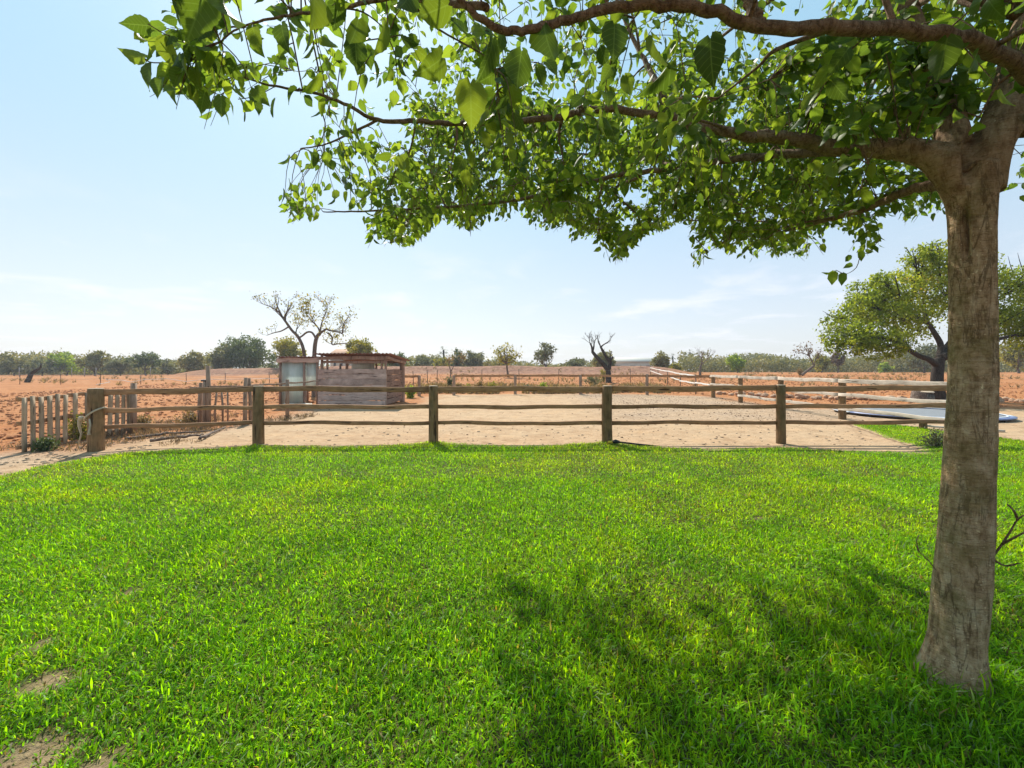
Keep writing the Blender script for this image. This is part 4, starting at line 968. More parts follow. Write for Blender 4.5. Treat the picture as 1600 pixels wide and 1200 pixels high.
outside = lambda x, y: (pad_in(x, y) < -.6) & (lawn_in(x, y) < -.2) & (vnoise(x * .7, y * .7, 6) > .25)
pts = np.concatenate([region(14000, -34, -8, 6, 42, outside, 1.3), region(12000, 9, 48, 16, 58, outside, 1.3), region(5000, -20, 22, 28, 60, outside)])
scatter('soil_clods', 'broken red clods of ploughed earth across the field', 'clods', pts, .018 + .085 * rng.random(len(pts)) ** 3, M['clod'], 1)
pts = np.concatenate([region(6500, -8, 12, 12.5, 27, lambda x, y: (pad_in(x, y) > .3) & (rng.random(len(x)) < f_churn(x, y) ** 1.3)), region(300, -6, 11, 9.6, 16, lambda x, y: pad_in(x, y) > .2)])
scatter('dung_clods', 'dark droppings and clods trampled into the paddock sand', 'clods', pts, .008 + .032 * rng.random(len(pts)) ** 3, M['dung'], 2, .5)
pts = np.concatenate([region(2600, -11.5, -7.6, 6.2, 14, lambda x, y: (lawn_in(x, y) < -.25) & (vnoise(x * 1.3, y * 1.3, 61) > .42)), region(700, -13, 12, 8.6, 13, lambda x, y: lawn_in(x, y) < -.05)])
scatter('dead_litter', 'dry bits of wood, bark and leaf littering the bare soil on the left', 'litter', pts, .010 + .04 * rng.random(len(pts)) ** 2, M['litter'], 3, .4)
# dry grass on the left and in the field
def tufts(name, label, pts, h, mat, seed, per=14, wk=1.0):
    rng = np.random.default_rng(seed); base = np.repeat(pts, per, 0) + rng.normal(size=(len(pts) * per, 2)) * .05; n = len(base)
    a = rng.random(n) * 6.28; ln = np.repeat(h, per) * (.5 + .8 * rng.random(n)); tilt = .15 + .6 * rng.random(n); g = ground_z(base[:, 0], base[:, 1])
    d = np.stack([np.cos(a) * np.sin(tilt), np.sin(a) * np.sin(tilt), np.cos(tilt)], 1); s_ = np.stack([-np.sin(a), np.cos(a), 0 * a], 1) * (.004 + .004 * rng.random(n))[:, None] * wk
    b = np.stack([base[:, 0], base[:, 1], g], 1); v = np.stack([b - s_, b + s_, b + d * (ln * .6)[:, None] + s_ * .7, b + d * ln[:, None] - np.array([0, 0, 1]) * (ln * .15)[:, None]], 1)
    f = (np.array([(0, 1, 2), (0, 2, 3)])[None] + (np.arange(n) * 4)[:, None, None]).reshape(-1, 3)
    o = link(name, mesh_np(name, v.reshape(-1, 3), f, None, {'tint': np.repeat(rng.random(n), 4)}), M[mat]); tag(o, label, 'grass', kind='stuff'); return o
pts = np.concatenate([region(900, -11, -6.8, 8.6, 15, lambda x, y: (lawn_in(x, y) < -.4) & (vnoise(x * 1.1, y * 1.1, 63) > .5)), region(700, -30, -10, 7, 30, lambda x, y: vnoise(x * .6, y * .6, 64) > .6)])
tufts('dry_grass', 'dry straw-coloured grass among the stakes left of the paddock', pts, .06 + .2 * rng.random(len(pts)) ** 2.5, 'fol_brown', 31, 9)
pts = np.concatenate([region(2600, -9, 12, 27.4, 35, lambda x, y: vnoise(x * .6, y * .6, 65) > .38), region(1800, -60, 60, 34, 64, lambda x, y: vnoise(x * .25, y * .25, 66) > .55)])
tufts('field_grass', 'thin dry grass in the field behind the back rail', pts, .2 + .42 * rng.random(len(pts)) ** 1.5, 'fol_dry', 32, 12, 3.2)

# ------------------------------------------------------------------ lawn grass
rng = np.random.default_rng(17); base = []
for (d0, d1, dens) in ((0.9, 2.6, 11500), (2.6, 4.2, 9200), (4.2, 6.2, 5900), (6.2, 12.5, 3400)):
    n = int(dens * 22 * (d1 - d0)); x = rng.uniform(-11, 11.5, n); y = rng.uniform(d0, d1, n)
    k = (np.abs(x) < 1.34 * y + 1.6); base.append(np.stack([x[k], y[k]], 1))
base = np.concatenate(base); x, y = base[:, 0], base[:, 1]
ld_ = lawn_in(x, y) + .34 * (fbm(x * 2.4, y * 2.4, 14) - .40)
keep = ld_ > -.02
bare = np.max([np.clip(1.25 - np.hypot(x - c.x, (y - c.y) * 1.15) / r + .5 * (fbm(x * 5, y * 5, 19) - .5), 0, 1) for c, r in BARE], axis=0)
wear = sstep(.56, .74, fbm(x * .9, y * .9, 51)) * .3
keep &= rng.random(len(x)) > np.maximum(np.clip(bare * 1.1, 0, .86), wear)
keep &= rng.random(len(x)) < sstep(-.05, .16, ld_) * .75 + .25
TB = W(1492, 1035, 2.16); keep &= np.hypot(x - TB.x, y - TB.y) > .12
x, y, ld_, bare = x[keep], y[keep], ld_[keep], bare[keep]; n = len(x)
hn = fbm(x * 1.7, y * 1.7, 52); posts = np.min([np.hypot(x - p.x, y - p.y) for p, _, _ in FP[1:]], axis=0)
ln = (.022 + .046 * rng.random(n) ** 1.4) * (.72 + .75 * hn) * (1 - .55 * bare) * (1 + .9 * np.exp(-(posts / .28) ** 2)) * (1 + .75 * np.exp(-(np.hypot(x - TB.x, y - TB.y) / .55) ** 2)) * (.55 + .45 * sstep(0, .35, ld_))
ln *= 1 + .5 * (rng.random(n) < .05)
wd = (.0022 + .0032 * rng.random(n)) * (1 + .06 * y)
az = rng.random(n) * 2 * PI + 1.6 * (fbm(x * 2.5, y * 2.5, 53) - .5); til = .08 + 1.15 * rng.random(n) ** 1.2; bend = .1 + .9 * rng.random(n)
b = np.stack([x, y, ground_z(x, y) + .004], 1); hx = np.stack([np.cos(az), np.sin(az), 0 * az], 1); up = np.array([0, 0, 1.0])
tw = rng.random(n) * 2 * PI; sx_ = -np.sin(az); sy_ = np.cos(az); wdir = np.stack([sx_ * np.cos(tw * .25), sy_ * np.cos(tw * .25), np.sin(tw * .25) * .5], 1)
d1 = hx * np.sin(til)[:, None] + up * np.cos(til)[:, None]; t2 = np.minimum(til + bend, 1.9); d2 = hx * np.sin(t2)[:, None] + up * np.cos(t2)[:, None]
m_ = b + d1 * (ln * .55)[:, None]; tp_ = m_ + d2 * (ln * .5)[:, None]
nr_ = y < 2.7; fr_ = ~nr_                                   # near blades have a stem edge more than far ones
vn_ = np.stack([b - wdir * (wd * .6)[:, None], b + wdir * (wd * .6)[:, None], m_ - wdir * wd[:, None] * .95, m_ + wdir * wd[:, None] * .95, tp_], 1)[nr_]
m2 = b + d1 * (ln * .45)[:, None]
vf_ = np.stack([b, m2 + wdir * wd[:, None] * 1.05, m2 - wdir * wd[:, None] * 1.05, tp_], 1)[fr_]
n1_, n2_ = len(vn_), len(vf_); v = np.concatenate([vn_.reshape(-1, 3), vf_.reshape(-1, 3)])
f = np.concatenate([(np.array([(0, 1, 3), (0, 3, 2), (2, 3, 4)])[None] + (np.arange(n1_) * 5)[:, None, None]).reshape(-1, 3), (np.array([(0, 1, 2), (2, 1, 3)])[None] + (np.arange(n2_) * 4)[:, None, None]).reshape(-1, 3) + n1_ * 5])
pn = fbm(x * .55, y * .55, 54); pn2 = fbm(x * 2.1, y * 2.1, 55); u = rng.random(n)
cg = np.array([.148, .345, .008]); cy = np.array([.32, .455, .006]); cb = np.array([.045, .15, .012]); cs = np.array([.21, .165, .075]); cgrey = np.array([.22, .29, .16])
wy = np.clip(sstep(.40, .70, .75 * pn + .25 * pn2) * .55 + .7 * (u - .45), 0, 1)[:, None]; colr = cg * (1 - wy) + cy * wy
wb = (sstep(.55, .35, pn2) * .6 * rng.random(n))[:, None]; colr = colr * (1 - wb) + cb * wb
ws = (rng.random(n) < (.035 + .28 * bare + .09 * sstep(.5, .7, pn)))[:, None]; colr = np.where(ws, cs * (.6 + .6 * rng.random((n, 1))), colr)
wg = (rng.random(n) < .06)[:, None]; colr = np.where(wg, cgrey, colr); colr *= (.42 + 1.16 * rng.random((n, 1)) ** 1.2)
vc = np.ones((len(v), 4), np.float32); vc[:, :3] = np.concatenate([np.repeat(colr[nr_], 5, 0), np.repeat(colr[fr_], 4, 0)])
o = link('lawn_grass', mesh_np('lawn_grass', v, f, None, {'gcol': vc}), M['grass']); tag(o, 'bright green lawn grass filling the foreground', 'grass', kind='stuff')


# ------------------------------------------------------------------ the mulberry tree
YT = 2.16
TBASE = W(1492, 1043, YT); TBASE.z = 0
mt_ = thing('mulberry_tree', 'large mulberry tree with a mossy grey trunk and overhanging leafy branches', 'tree', tuple(TBASE))
KR = 1.45                                            # sideways stretch of a wide lens at the trunk
def rp(px, Y=YT): return px / 2 / F * Y / KR * .93
tb = MB()
def limb_pts(rows, k=8):
    P = [W(a, b_, Y) for a, b_, Y, _ in rows]; return catmull(P, [r for *_, r in rows], k)
trunk_rows = [(1486, 1075, YT, rp(170)), (1490, 1040, YT, rp(120)), (1494, 1000, YT, rp(102)), (1503, 900, YT, rp(103)), (1512, 760, YT, rp(94)), (1519, 600, YT, rp(86)), (1519, 450, YT, rp(83)), (1519, 350, YT, rp(86)), (1519, 300, YT, rp(92)), (1521, 262, YT, rp(92))]
LIMB = {
 'left': [(1514, 335, YT, rp(60)), (1500, 290, 2.17, rp(76)), (1478, 258, 2.19, rp(78)), (1445, 240, 2.22, rp(62)), (1400, 233, 2.29, .055), (1345, 231, 2.37, .047), (1300, 230, 2.42, .042), (1235, 216, 2.5, .037), (1180, 212, 2.55, .034)],
 'up': [(1504, 300, YT, rp(64)), (1492, 235, 2.2, rp(70)), (1480, 180, 2.26, rp(62)), (1462, 130, 2.32, rp(52)), (1444, 80, 2.4, rp(46)), (1422, 20, 2.5, rp(44))],
 'right': [(1535, 300, YT, rp(80)), (1548, 230, 2.16, rp(80)), (1576, 170, 2.16, rp(88)), (1600, 90, 2.18, rp(88)), (1630, 0, 2.2, rp(80)), (1660, -90, 2.25, rp(70))]}
for rows in [trunk_rows] + list(LIMB.values()):
    p_, r_ = limb_pts(rows); tb.tube([q_ - TBASE for q_ in p_], r_, 24)
raw = tb.mesh('trunk_raw'); ro = bpy.data.objects.new('trunk_raw', raw); COL.objects.link(ro)
md = ro.modifiers.new('r', 'REMESH'); md.mode = 'VOXEL'; md.voxel_size = .009
ms = ro.modifiers.new('s', 'SMOOTH'); ms.iterations = 6; ms.factor = .5
dg = bpy.context.evaluated_depsgraph_get(); ev = ro.evaluated_get(dg); tme = bpy.data.meshes.new_from_object(ev)
bpy.data.objects.remove(ro); tme.name = 'trunk'
co = np.empty(len(tme.vertices) * 3, np.float32); tme.vertices.foreach_get('co', co); co = co.reshape(-1, 3)
nr = np.empty(len(tme.vertices) * 3, np.float32); tme.vertices.foreach_get('normal', nr); nr = nr.reshape(-1, 3)
wc = co + np.array(TBASE); an = np.arctan2(nr[:, 1], nr[:, 0])
dsp = .007 * (fbm(an * 3 + 9, wc[:, 2] * 4, 81) - .5) + .006 * (fbm(an * 9 + 5, wc[:, 2] * 9, 82) - .5) + .010 * (fbm(an * 1.2 + 7, wc[:, 2] * 1.6, 83) - .5)
def slit(pa, pb, wid, dep):
    a = np.array(W(*pa, YT)); b = np.array(W(*pb, YT)); ppx = 800 + F * wc[:, 0] / wc[:, 1]; ppy = HOR - F * (wc[:, 2] - CAM_Z) / wc[:, 1]
    t = np.clip((ppy - pa[1]) / (pb[1] - pa[1]), 0, 1); cx = pa[0] + (pb[0] - pa[0]) * t; prof = np.sin(PI * np.clip((ppy - pa[1] + 8) / (pb[1] - pa[1] + 16), 0, 1))
    toc = np.array([0, 0, CAM_Z]) - wc; facing = ((toc / np.linalg.norm(toc, axis=1)[:, None]) * nr).sum(1) > .1
    return dep * np.exp(-((ppx - cx) / wid) ** 2) * prof * facing
dsp = dsp - slit((1506, 325), (1509, 405), 6, .06) - slit((1521, 205), (1514, 282), 9, .07)
co = co + nr * dsp[:, None]; tme.vertices.foreach_set('co', co.ravel().astype(np.float32)); tme.update()
tme.polygons.foreach_set('use_smooth', np.ones(len(tme.polygons), bool)); tme.materials.clear()
trunk_o = link('trunk', tme, M['bark'], mt_)

# main branches: (column, row, distance, radius)
BR = {
 'a': [(1345, 232, 2.36, .040), (1300, 230, 2.42, .036), (1235, 216, 2.5, .034), (1140, 208, 2.6, .030), (1055, 186, 2.7, .026), (950, 171, 2.75, .022), (850, 186, 2.75, .020), (740, 193, 2.7, .017), (650, 190, 2.65, .015), (590, 188, 2.6, .012), (545, 165, 2.5, .010), (490, 145, 2.4, .008), (430, 135, 2.3, .006), (370, 118, 2.2, .004)],
 'a2': [(590, 188, 2.6, .009), (555, 205, 2.65, .007), (510, 225, 2.7, .005), (470, 232, 2.75, .0035)],
 'b': [(1400, 235, 2.3, .032), (1290, 238, 2.6, .030), (1180, 245, 2.95, .026), (1060, 262, 3.3, .022), (960, 275, 3.5, .019), (850, 304, 3.6, .016), (760, 318, 3.55, .013), (650, 326, 3.4, .010), (570, 330, 3.3, .007), (505, 331, 3.2, .004)],
 'c': [(1625, 130, 1.75, .0288), (1560, 85, 1.62, .0272), (1500, 60, 1.52, .0248), (1400, 46, 1.42, .0224), (1290, 44, 1.34, .0208), (1190, 40, 1.28, .0184), (1110, 16, 1.22, .0160), (1000, 8, 1.18, .0144), (900, 28, 1.14, .0120), (830, 45, 1.10, .0104), (785, 47, 1.08, .0096), (740, 20, 1.06, .0080), (700, -20, 1.04, .0064), (640, -70, 1.02, .0040)],
 'c2': [(1190, 38, 1.28, .018), (1170, 5, 1.3, .016), (1150, -50, 1.34, .012), (1100, -140, 1.4, .006)],
 'd': [(1422, 20, 2.5, .05), (1400, -60, 2.7, .04), (1370, -160, 3.0, .028), (1340, -280, 3.3, .014)],
 'e': [(1475, 170, 2.28, .028), (1400, 165, 2.8, .024), (1300, 180, 3.5, .02), (1200, 200, 4.2, .014), (1120, 225, 4.8, .007)],
 'f': [(1478, 285, 2.2, .032), (1420, 298, 2.5, .026), (1340, 330, 3.0, .021), (1260, 352, 3.5, .015), (1190, 372, 3.9, .008)],
 'g': [(1110, 205, 2.64, .028), (1060, 190, 2.75, .026), (1035, 150, 2.9, .022), (1010, 100, 3.1, .018), (980, 40, 3.3, .014), (940, -60, 3.5, .008)],
 'h': [(1440, 100, 2.36, .03), (1360, 110, 3.0, .025), (1260, 130, 3.8, .018), (1150, 150, 4.6, .010)],
 'i': [(760, 12, 1.08, .010), (690, 5, 1.25, .009), (620, -4, 1.4, .008), (540, 10, 1.5, .0065), (480, 20, 1.55, .0055), (420, 30, 1.6, .0045), (370, 45, 1.65, .0035), (345, 65, 1.7, .003)],
 'j': [(1000, 275, 3.45, .013), (960, 300, 4.0, .011), (1000, 345, 4.5, .008), (960, 385, 4.7, .004)],
 'k': [(1600, 200, 2.2, .05), (1680, 150, 2.6, .04), (1760, 140, 3.2, .03), (1820, 160, 4.0, .015)],
 'l': [(1600, 90, 2.2, .05), (1700, -60, 2.0, .035), (1850, -260, 1.7, .02)],
 'm': [(1060, 262, 3.3, .014), (1010, 250, 4.0, .011), (900, 240, 4.6, .008), (800, 240, 5.0, .004)],
 'n': [(1260, 352, 3.5, .010), (1170, 345, 4.3, .008), (1060, 345, 5.0, .004)]}
nodes = []; nrad = []
bobj = []
for key, rows in BR.items():
    cp, cr_ = limb_pts(rows, 7); rg = random.Random(hash(key) % 1000 if False else sum(map(ord, key)))
    for i, p in enumerate(cp[1:-1]): p += Vector((rg.uniform(-1, 1), rg.uniform(-1, 1), rg.uniform(-1, 1))) * min(cr_[i] * .35, .008)
    m = MB(); m.tube([p - TBASE for p in cp], cr_, 12); m.build('branch', M['bark_branch'], mt_, True)
    nodes += [tuple(p) for p in cp]; nrad += cr_
# extra limbs carrying the part of the crown outside the picture
for e in ((3.6, 1.0, 4.6), (4.6, 2.4, 4.2), (3.6, 4.4, 4.4), (1.6, .2, 4.4), (2.0, 4.6, 5.0), (4.4, .2, 3.9), (.6, 1.2, 4.2), (.4, 3.4, 4.6), (2.6, -1.0, 4.2)):
    s_ = W(1600, 20, 2.2); e = Vector(e); cp, cr_ = catmull([s_, s_.lerp(e, .45) + Vector((0, 0, .5)), e], [.04, .026, .008], 8); m = MB(); m.tube([p - TBASE for p in cp], cr_, 9); m.build('branch', M['bark_branch'], mt_, True)
    nodes += [tuple(p) for p in cp]; nrad += cr_
nodes = np.array(nodes); nrad = np.array(nrad)
SIL = [(250, -40), (225, 30), (180, 86), (212, 140), (268, 155), (290, 186), (345, 196), (400, 172), (445, 196), (470, 188), (505, 180), (535, 205), (480, 205), (418, 228), (424, 262), (470, 268), (512, 262), (545, 275), (500, 290), (450, 292),
       (424, 305), (440, 350), (505, 352), (555, 338), (575, 388), (648, 384), (690, 350), (755, 368), (800, 352), (850, 362), (893, 352), (876, 388), (893, 428), (960, 410), (990, 402), (1002, 372), (1062, 358), (1082, 375),
       (1074, 418), (1112, 418), (1118, 392), (1150, 402), (1160, 418), (1232, 398), (1262, 410), (1268, 372), (1288, 395), (1300, 372), (1335, 402), (1382, 388), (1402, 352), (1440, 342), (1478, 352), (1500, 330), (1560, 308), (1605, 322), (1700, 340), (1900, 380), (1900, -40)]
def visible_ok(p):
    """keep the crown inside the outline the photograph shows (points out of view are free)"""
    y = np.maximum(p[:, 1], .05); px = 800 + F * p[:, 0] / y; py = HOR - F * (p[:, 2] - CAM_Z) / y
    inview = (p[:, 1] > .3) & (px > -60) & (px < 1660) & (py > -30) & (py < 1230)
    return (~inview) | in_poly(px, py, SIL), px, py, inview
rng = np.random.default_rng(23)
def crown_sample(n, shellw=False):
    a = rng.random(n) * 2 * PI; r = np.sqrt(rng.random(n)); Rr = 3.9
    x = 2.0 + Rr * r * np.cos(a); y = 2.8 + (Rr - .2) * r * np.sin(a)
    fary = np.clip((y - 2.5) / 4.0, 0, 1); zl = 2.50 + .10 * r + .55 * fary; zt = 3.6 + .5 * fary + 2.0 * np.sqrt(np.clip(1 - r ** 2, 0, 1)); z = zl + (zt - zl) * rng.random(n) ** 1.35
    return np.stack([x, y, z], 1)
def px_sample(n, px0, px1, py0, py1, Y0_, Y1_):
    px = rng.uniform(px0, px1, n); py = rng.uniform(py0, py1, n); Y = rng.uniform(Y0_, Y1_, n); return np.stack([(px - 800) / F * Y, Y, CAM_Z - (py - HOR) / F * Y], 1)
def accept(P):
    ok, px, py, iv = visible_ok(P)
    near = np.linalg.norm(P - np.array([0, 0, CAM_Z]), axis=1)
    ok &= near > .95
    ok &= ~(iv & (px < 600) & (py < 215) & (rng.random(len(P)) < .6))
    ok &= ~(iv & (P[:, 1] < 1.6) & (rng.random(len(P)) < .8))
    de = poly_dist(px, py, SIL); pt = fbm(px / 46, py / 30, 91, 3)                 # ragged lower edge and gaps between the sprays
    pr = np.clip(.24 + de / 70 + (pt - .5) * 2.6, .04, 1) * np.where(pt < .36, .3, 1)
    ok &= ~(iv & (rng.random(len(P)) > pr) & ~((px < 560) & (py < 195)))
    ok &= ~(iv & (px < 630) & (P[:, 1] > 4.1)); ok &= ~(iv & (px < 680) & (py < 280) & (P[:, 1] > 4.6))
    ok &= ~(iv & (px > 1490) & (py > 190) & (P[:, 1] < 2.5))
    return P[ok]
# secondary branches reach into the crown volume
tw = MB(); sec = accept(np.concatenate([crown_sample(520), px_sample(80, 500, 900, 120, 370, 2.6, 3.6), px_sample(190, 560, 1300, 170, 405, 3.6, 6.5), px_sample(130, 880, 1450, 120, 415, 3.2, 6.0)]))
order = np.argsort([np.min(((nodes - p) ** 2).sum(1)) for p in sec]); rg = random.Random(2); used = []
for p in sec[order]:
    if used and np.min(((np.array(used) - p) ** 2).sum(1)) < .26 ** 2: continue
    used.append(p); d2 = ((nodes - p) ** 2).sum(1); cost = np.sqrt(d2) + .25 * np.linalg.norm(nodes - np.array([2.35, 2.16, 2.6]), axis=1); i = int(np.argmin(cost + 5 * (nrad < .005)))
    s_ = Vector(nodes[i]); e = Vector(p); L_ = (e - s_).length; m1 = s_.lerp(e, .35) + Vector((rg.uniform(-.1, .1), rg.uniform(-.1, .1), .10)) * L_; m2 = s_.lerp(e, .7) + Vector((rg.uniform(-.1, .1), rg.uniform(-.1, .1), .08)) * L_
    r0 = min(nrad[i] * .6, .006 + .009 * L_); cp, cr_ = catmull([s_, m1, m2, e], [r0, r0 * .8, r0 * .55, .0028], 4); tw.tube([q_ - TBASE for q_ in cp], cr_, 5, cap=False)
    nodes = np.concatenate([nodes, np.array([tuple(q_) for q_ in cp])]); nrad = np.concatenate([nrad, np.array(cr_)])
# twigs with leaves
tips = accept(np.concatenate([crown_sample(3300), px_sample(200, 520, 900, 190, 370, 2.6, 3.5), px_sample(480, 860, 1470, 150, 418, 3.0, 6.0), px_sample(3000, 630, 1300, 150, 412, 3.6, 6.6), px_sample(160, 440, 640, 270, 385, 3.6, 4.6), px_sample(450, 1000, 1480, 60, 330, 2.6, 4.6), px_sample(200, 600, 1300, 60, 260, 3.4, 5.5), px_sample(85, 190, 560, 0, 200, 1.8, 2.6), px_sample(260, 1280, 1600, 0, 190, 2.0, 3.0), px_sample(45, 420, 700, 190, 390, 2.7, 3.4), px_sample(30, 880, 1000, 350, 425, 4.2, 4.9)]))
LP = []; LD = []; LS = []
for p in tips:
    d2 = ((nodes - p) ** 2).sum(1); i = int(np.argmin(d2)); s_ = Vector(nodes[i]); e = Vector(p); L_ = (e - s_).length
    if L_ < .05 or L_ > .75: continue
    m1 = s_.lerp(e, .5) + Vector((rg.uniform(-.12, .12), rg.uniform(-.12, .12), .12)) * L_
    e2 = e + Vector((0, 0, -.04)); cp, cr_ = catmull([s_, m1, e2], [.0035, .0026, .0012], 3); tw.tube([q_ - TBASE for q_ in cp], cr_, 3, cap=False)
    nl = max(3, int(L_ / .052) + rg.randint(1, 3)); dirv = (e - s_).normalized()
    for k in range(nl):
        u = 1 - (k / nl) * .85; q_ = s_.lerp(m1, u * 2) if u < .5 else m1.lerp(e2, u * 2 - 1)
        side = dirv.cross(Vector((0, 0, 1))).normalized() * (1 if k % 2 else -1) if abs(dirv.z) < .98 else Vector((1, 0, 0))
        dd = Vector((0, 0, -.75)) + side * rg.uniform(.2, .9) + dirv * rg.uniform(0, .7) + Vector((rg.gauss(0, .3), rg.gauss(0, .3), rg.gauss(0, .3)))
        dd.normalize(); LP.append(tuple(q_ + side * .02)); LD.append(tuple(dd)); LS.append(rg.uniform(.048, .088) * (1.0 if k else .8) * (1.12 if q_.y < 2.6 else 1))
N_AUTO = len(LP)
# the small sprig that hangs below the crown next to the trunk
spg = [W(1375, 372, 2.6), W(1360, 392, 2.58), W(1345, 400, 2.56), W(1338, 418, 2.55), W(1322, 428, 2.55), W(1306, 422, 2.55)]
tw.tube([q_ - TBASE for q_ in catmull(spg, [.003] * 6, 3)[0]], .0022, 4, cap=False)
for a, b, dx, dz, s_ in ((1345, 393, .2, -1, .06), (1330, 400, -.6, -.5, .055), (1331, 413, -.7, -.3, .05), (1316, 427, .1, -1, .075), (1304, 424, -1, -.35, .07), (1303, 424, -.1, -1, .085), (1362, 385, .6, -.3, .06), (1352, 396, 1, .1, .05)):
    LP.append(tuple(W(a, b, 2.55))); LD.append((dx, .1, dz)); LS.append(s_)
# large leaves hanging close to the camera
for a, b, Y, dx, dz, s_ in ((700, 8, 1.05, -.75, -.65, .11), (735, 130, 1.25, .05, -1, .14), (770, 60, 1.15, .0, -1, .12), (1050, 95, 1.2, -.6, -.8, .125), (1110, 60, 1.2, .1, -1, .125), (1480, 60, 1.45, .1, -1, .13), (320, -8, 1.3, -.3, -1, .16), (345, -10, 1.25, .25, -1, .15), (290, -20, 1.3, -.4, -.8, .12), (490, -15, 1.35, .1, -1, .17), (560, 30, 1.4, -.1, -1, .12), (640, -10, 1.2, -.3, -1, .10), (850, 40, 1.1, .1, -1, .12), (690, 90, 1.3, -.3, -1, .13),
                            (232, 40, 1.9, -.9, .05, .11), (226, 90, 1.9, -.95, .15, .10), (235, 100, 1.9, -.3, -1, .11), (262, 60, 1.9, -.2, -1, .14), (280, 90, 1.95, .2, -1, .13), (300, 55, 1.9, .3, -1, .13), (330, 85, 1.95, .25, -1, .13), (250, 105, 1.9, .1, -1, .11), (300, 120, 2.0, -.2, -1, .12), (345, 150, 2.05, .05, -1, .11), (270, 130, 2, -.1, -1, .10), (375, 155, 2.1, .4, -1, .1), (395, 150, 2.1, .3, -1, .1), (430, 155, 2.2, -.2, -1, .1), (320, 145, 2.05, -.4, -1, .1), (600, 35, 1.5, .1, -1, .12), (555, 60, 1.55, .1, -1, .12), (440, 40, 1.55, .1, -1, .1), (395, 42, 1.6, .1, -1, .09), (1020, 60, 1.2, .3, -1, .12), (960, 40, 1.15, -.2, -1, .11), (815, 80, 1.2, -.2, -1, .12)):
    LP.append(tuple(W(a, b, Y))); LD.append((dx + rg.gauss(0, .08), rg.gauss(0, .25), dz)); LS.append(s_)
# twigs that carry the near left leaves
for pts in ([(370, 118, 2.2), (330, 80, 2.05), (290, 60, 1.95), (262, 55, 1.9), (232, 38, 1.88)], [(330, 80, 2.05), (280, 95, 1.95), (240, 98, 1.9), (226, 92, 1.88)], [(370, 118, 2.2), (345, 148, 2.08), (310, 128, 2.02)], [(430, 135, 2.3), (400, 150, 2.15), (372, 155, 2.1)], [(345, 65, 1.7), (330, 30, 1.5), (318, -20, 1.3)]):
    tw.tube([q_ - TBASE for q_ in catmull([W(*a) for a in pts], [.003] * len(pts), 4)[0]], .0026, 4, cap=False)
tag(tw.build('twigs', M['bark_branch'], mt_), kind='stuff')
# shoots at the foot of the trunk
for pts in ([(1552, 868, 2.1), (1566, 850, 2.08), (1580, 828, 2.05), (1590, 812, 2.02), (1612, 798, 2.0)], [(1566, 850, 2.08), (1585, 840, 2.0), (1612, 826, 1.96)], [(1590, 812, 2.02), (1584, 798, 2.0), (1574, 788, 2.0)], [(1552, 874, 2.12), (1570, 884, 2.1), (1592, 880, 2.05)], [(1462, 890, 2.05), (1450, 875, 2.02), (1436, 862, 2.0), (1430, 850, 2.0)], [(1436, 862, 2.0), (1432, 846, 2.0), (1436, 836, 2.0)]):
    m = MB(); cp, cr_ = catmull([W(*a) for a in pts], [(.006 if pts[0][0] > 1500 else .003) * (1 - .7 * i / len(pts)) for i in range(len(pts))], 4); m.tube([q_ - TBASE for q_ in cp], cr_, 6); m.build('shoot', M['bark_branch'], trunk_o)
LP = np.array(LP); LD = np.array(LD); LS = np.array(LS); LD /= np.linalg.norm(LD, axis=1)[:, None]
cen = LP + LD * LS[:, None] * .8; ok, px, py, iv = visible_ok(cen); near = np.linalg.norm(cen - np.array([0, 0, CAM_Z]), axis=1)
ok |= np.arange(len(LP)) >= N_AUTO
ok &= near > .85; ok &= ~((np.hypot(cen[:, 0] - (TBASE.x + .05), cen[:, 1] - TBASE.y) < .16) & (cen[:, 2] < 2.9))
LP, LD, LS, px, py, iv, near = LP[ok], LD[ok], LS[ok], px[ok], py[ok], iv[ok], near[ok]
n = len(LP); print('leaves', n)
uu = rng.normal(size=(n, 3)); uu -= (uu * LD).sum(1)[:, None] * LD; uu /= np.linalg.norm(uu, axis=1)[:, None]; RM3 = np.stack([uu, LD, np.cross(uu, LD)], 2)
def leaf_geo(k, ser, seed, curl, fold, cols=(-1, -.5, 0, .5, 1), ts=None):
    rg = random.Random(seed); ts = ts or [i / k for i in range(k + 1)]; V = []; T = []; UV = []
    for i, t in enumerate(ts):
        wv = float(np.interp(t, (0, .05, .12, .22, .35, .5, .65, .8, .9, 1), (.05, .20, .28, .335, .345, .31, .235, .13, .055, 0)))
        if 0 < t < 1: wv *= 1 + ser * (1 if i % 2 else -1) * .5 + rg.uniform(-ser, ser) * .5
        z0 = -curl * t * t; back = -.10 * max(0, 1 - t / .25)
        for sx in cols:
            V.append((sx * wv, t + back * abs(sx) * 1.0, z0 + fold * abs(sx) * wv + .03 * math.sin(7 * t + sx * 2 + seed) * abs(sx))); UV.append((sx * wv, t, 0))
    for i in range(k):
        nc = len(cols)
        for j in range(nc - 1):
            a, b_, c, d = i * nc + j, i * nc + j + 1, i * nc + nc + j + 1, i * nc + nc + j; T += [(a, b_, c), (a, c, d)]
    return np.array(V), np.array(T), np.array(UV)
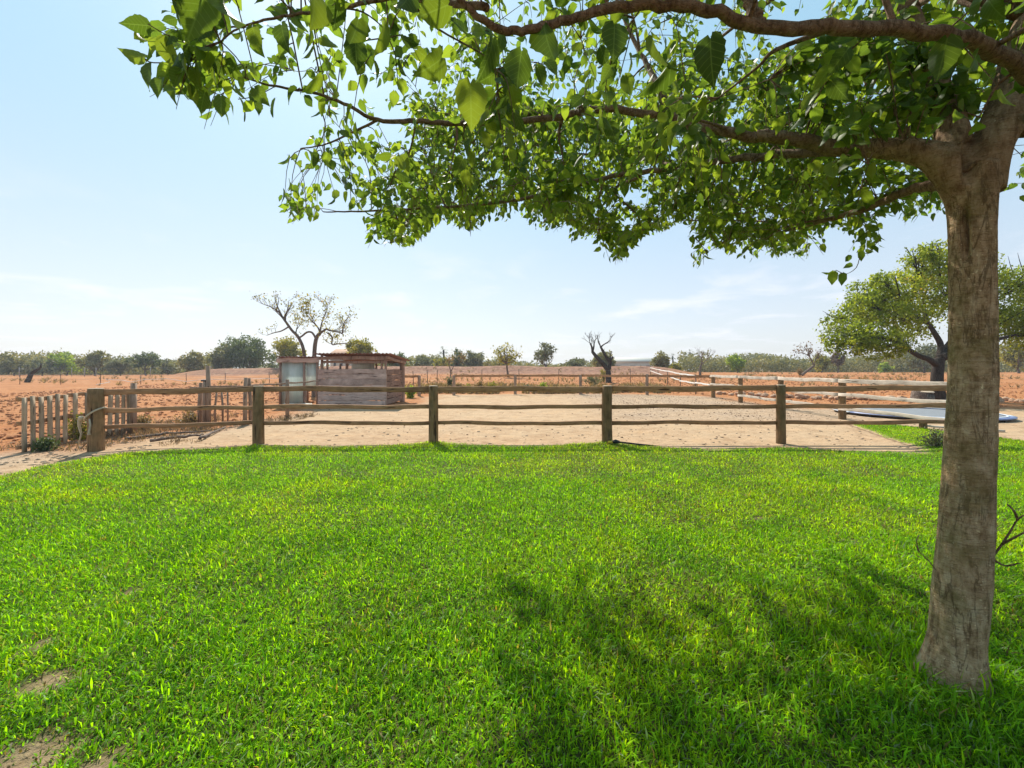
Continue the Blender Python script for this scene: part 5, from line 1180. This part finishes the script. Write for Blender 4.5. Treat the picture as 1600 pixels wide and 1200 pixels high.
# the 300 that show largest are leaves of their own, the rest one mass
show = np.where(iv & (py > -20) & (px > -20) & (px < 1620), LS / near, 0); big = np.argsort(-show)[:300]; rest = np.setdiff1d(np.arange(n), big)
LM = []
for s_ in range(6):
    V, T, UV = leaf_geo(12, .10, s_, .10 + .06 * s_, .25 + .12 * (s_ % 3)); me = mesh_np('leaf', V, T, None, {'luv': UV}, smooth=True); me.materials.append(M['leaf1']); LM.append(me)
for j, i in enumerate(big):
    o = bpy.data.objects.new('leaf', LM[j % 6]); COL.objects.link(o); o.parent = mt_; p = LP[i] - np.array(TBASE)
    Mx = Matrix(RM3[i].tolist()).to_4x4(); Mx.translation = Vector(p); o.matrix_basis = Mx @ Matrix.Diagonal((LS[i], LS[i], LS[i], 1))
vs_, fs_, ls_, ts_ = [], [], [], []; off = 0
nearby = near[rest] < 3.0
for s_ in range(6):
    idx = rest[nearby if s_ < 3 else ~nearby][s_ % 3::3]
    V, T, UV = leaf_geo(5, .04, s_ + 9, .12 + .08 * (s_ % 3), .3, (-1, 0, 1)) if s_ < 3 else leaf_geo(3, 0, s_ + 9, .12 + .08 * (s_ % 3), .3, (-1, 0, 1), (0, .14, .52, 1)); m = len(idx)
    vv = np.einsum('nij,kj->nki', RM3[idx], V) * LS[idx][:, None, None] + (LP[idx] - np.array(TBASE))[:, None, :]
    fs_.append((T[None] + (np.arange(m) * len(V))[:, None, None]).reshape(-1, 3) + off); off += m * len(V); vs_.append(vv.reshape(-1, 3)); ls_.append(np.tile(UV, (m, 1))); ts_.append(np.repeat(rng.random(m), len(V)))
o = link('foliage', mesh_np('foliage', np.concatenate(vs_), np.concatenate(fs_), None, {'luv': np.concatenate(ls_), 'tint': np.concatenate(ts_)}, smooth=True), M['leaf'], mt_); tag(o, kind='stuff')

# ------------------------------------------------------------------ haze
hm, t = new_mat('haze'); pv = node(t, 'ShaderNodeVolumePrincipled'); pv.inputs['Color'].default_value = (.86, .92, 1.0, 1); pv.inputs['Density'].default_value = .0006; pv.inputs['Anisotropy'].default_value = .25
om = node(t, 'ShaderNodeOutputMaterial'); t.links.new(pv.outputs[0], om.inputs['Volume'])
o = MB().box((0, 1235, 6.3), (3020, 2560, 16.4)).build('haze', hm); tag(o, kind='stuff')
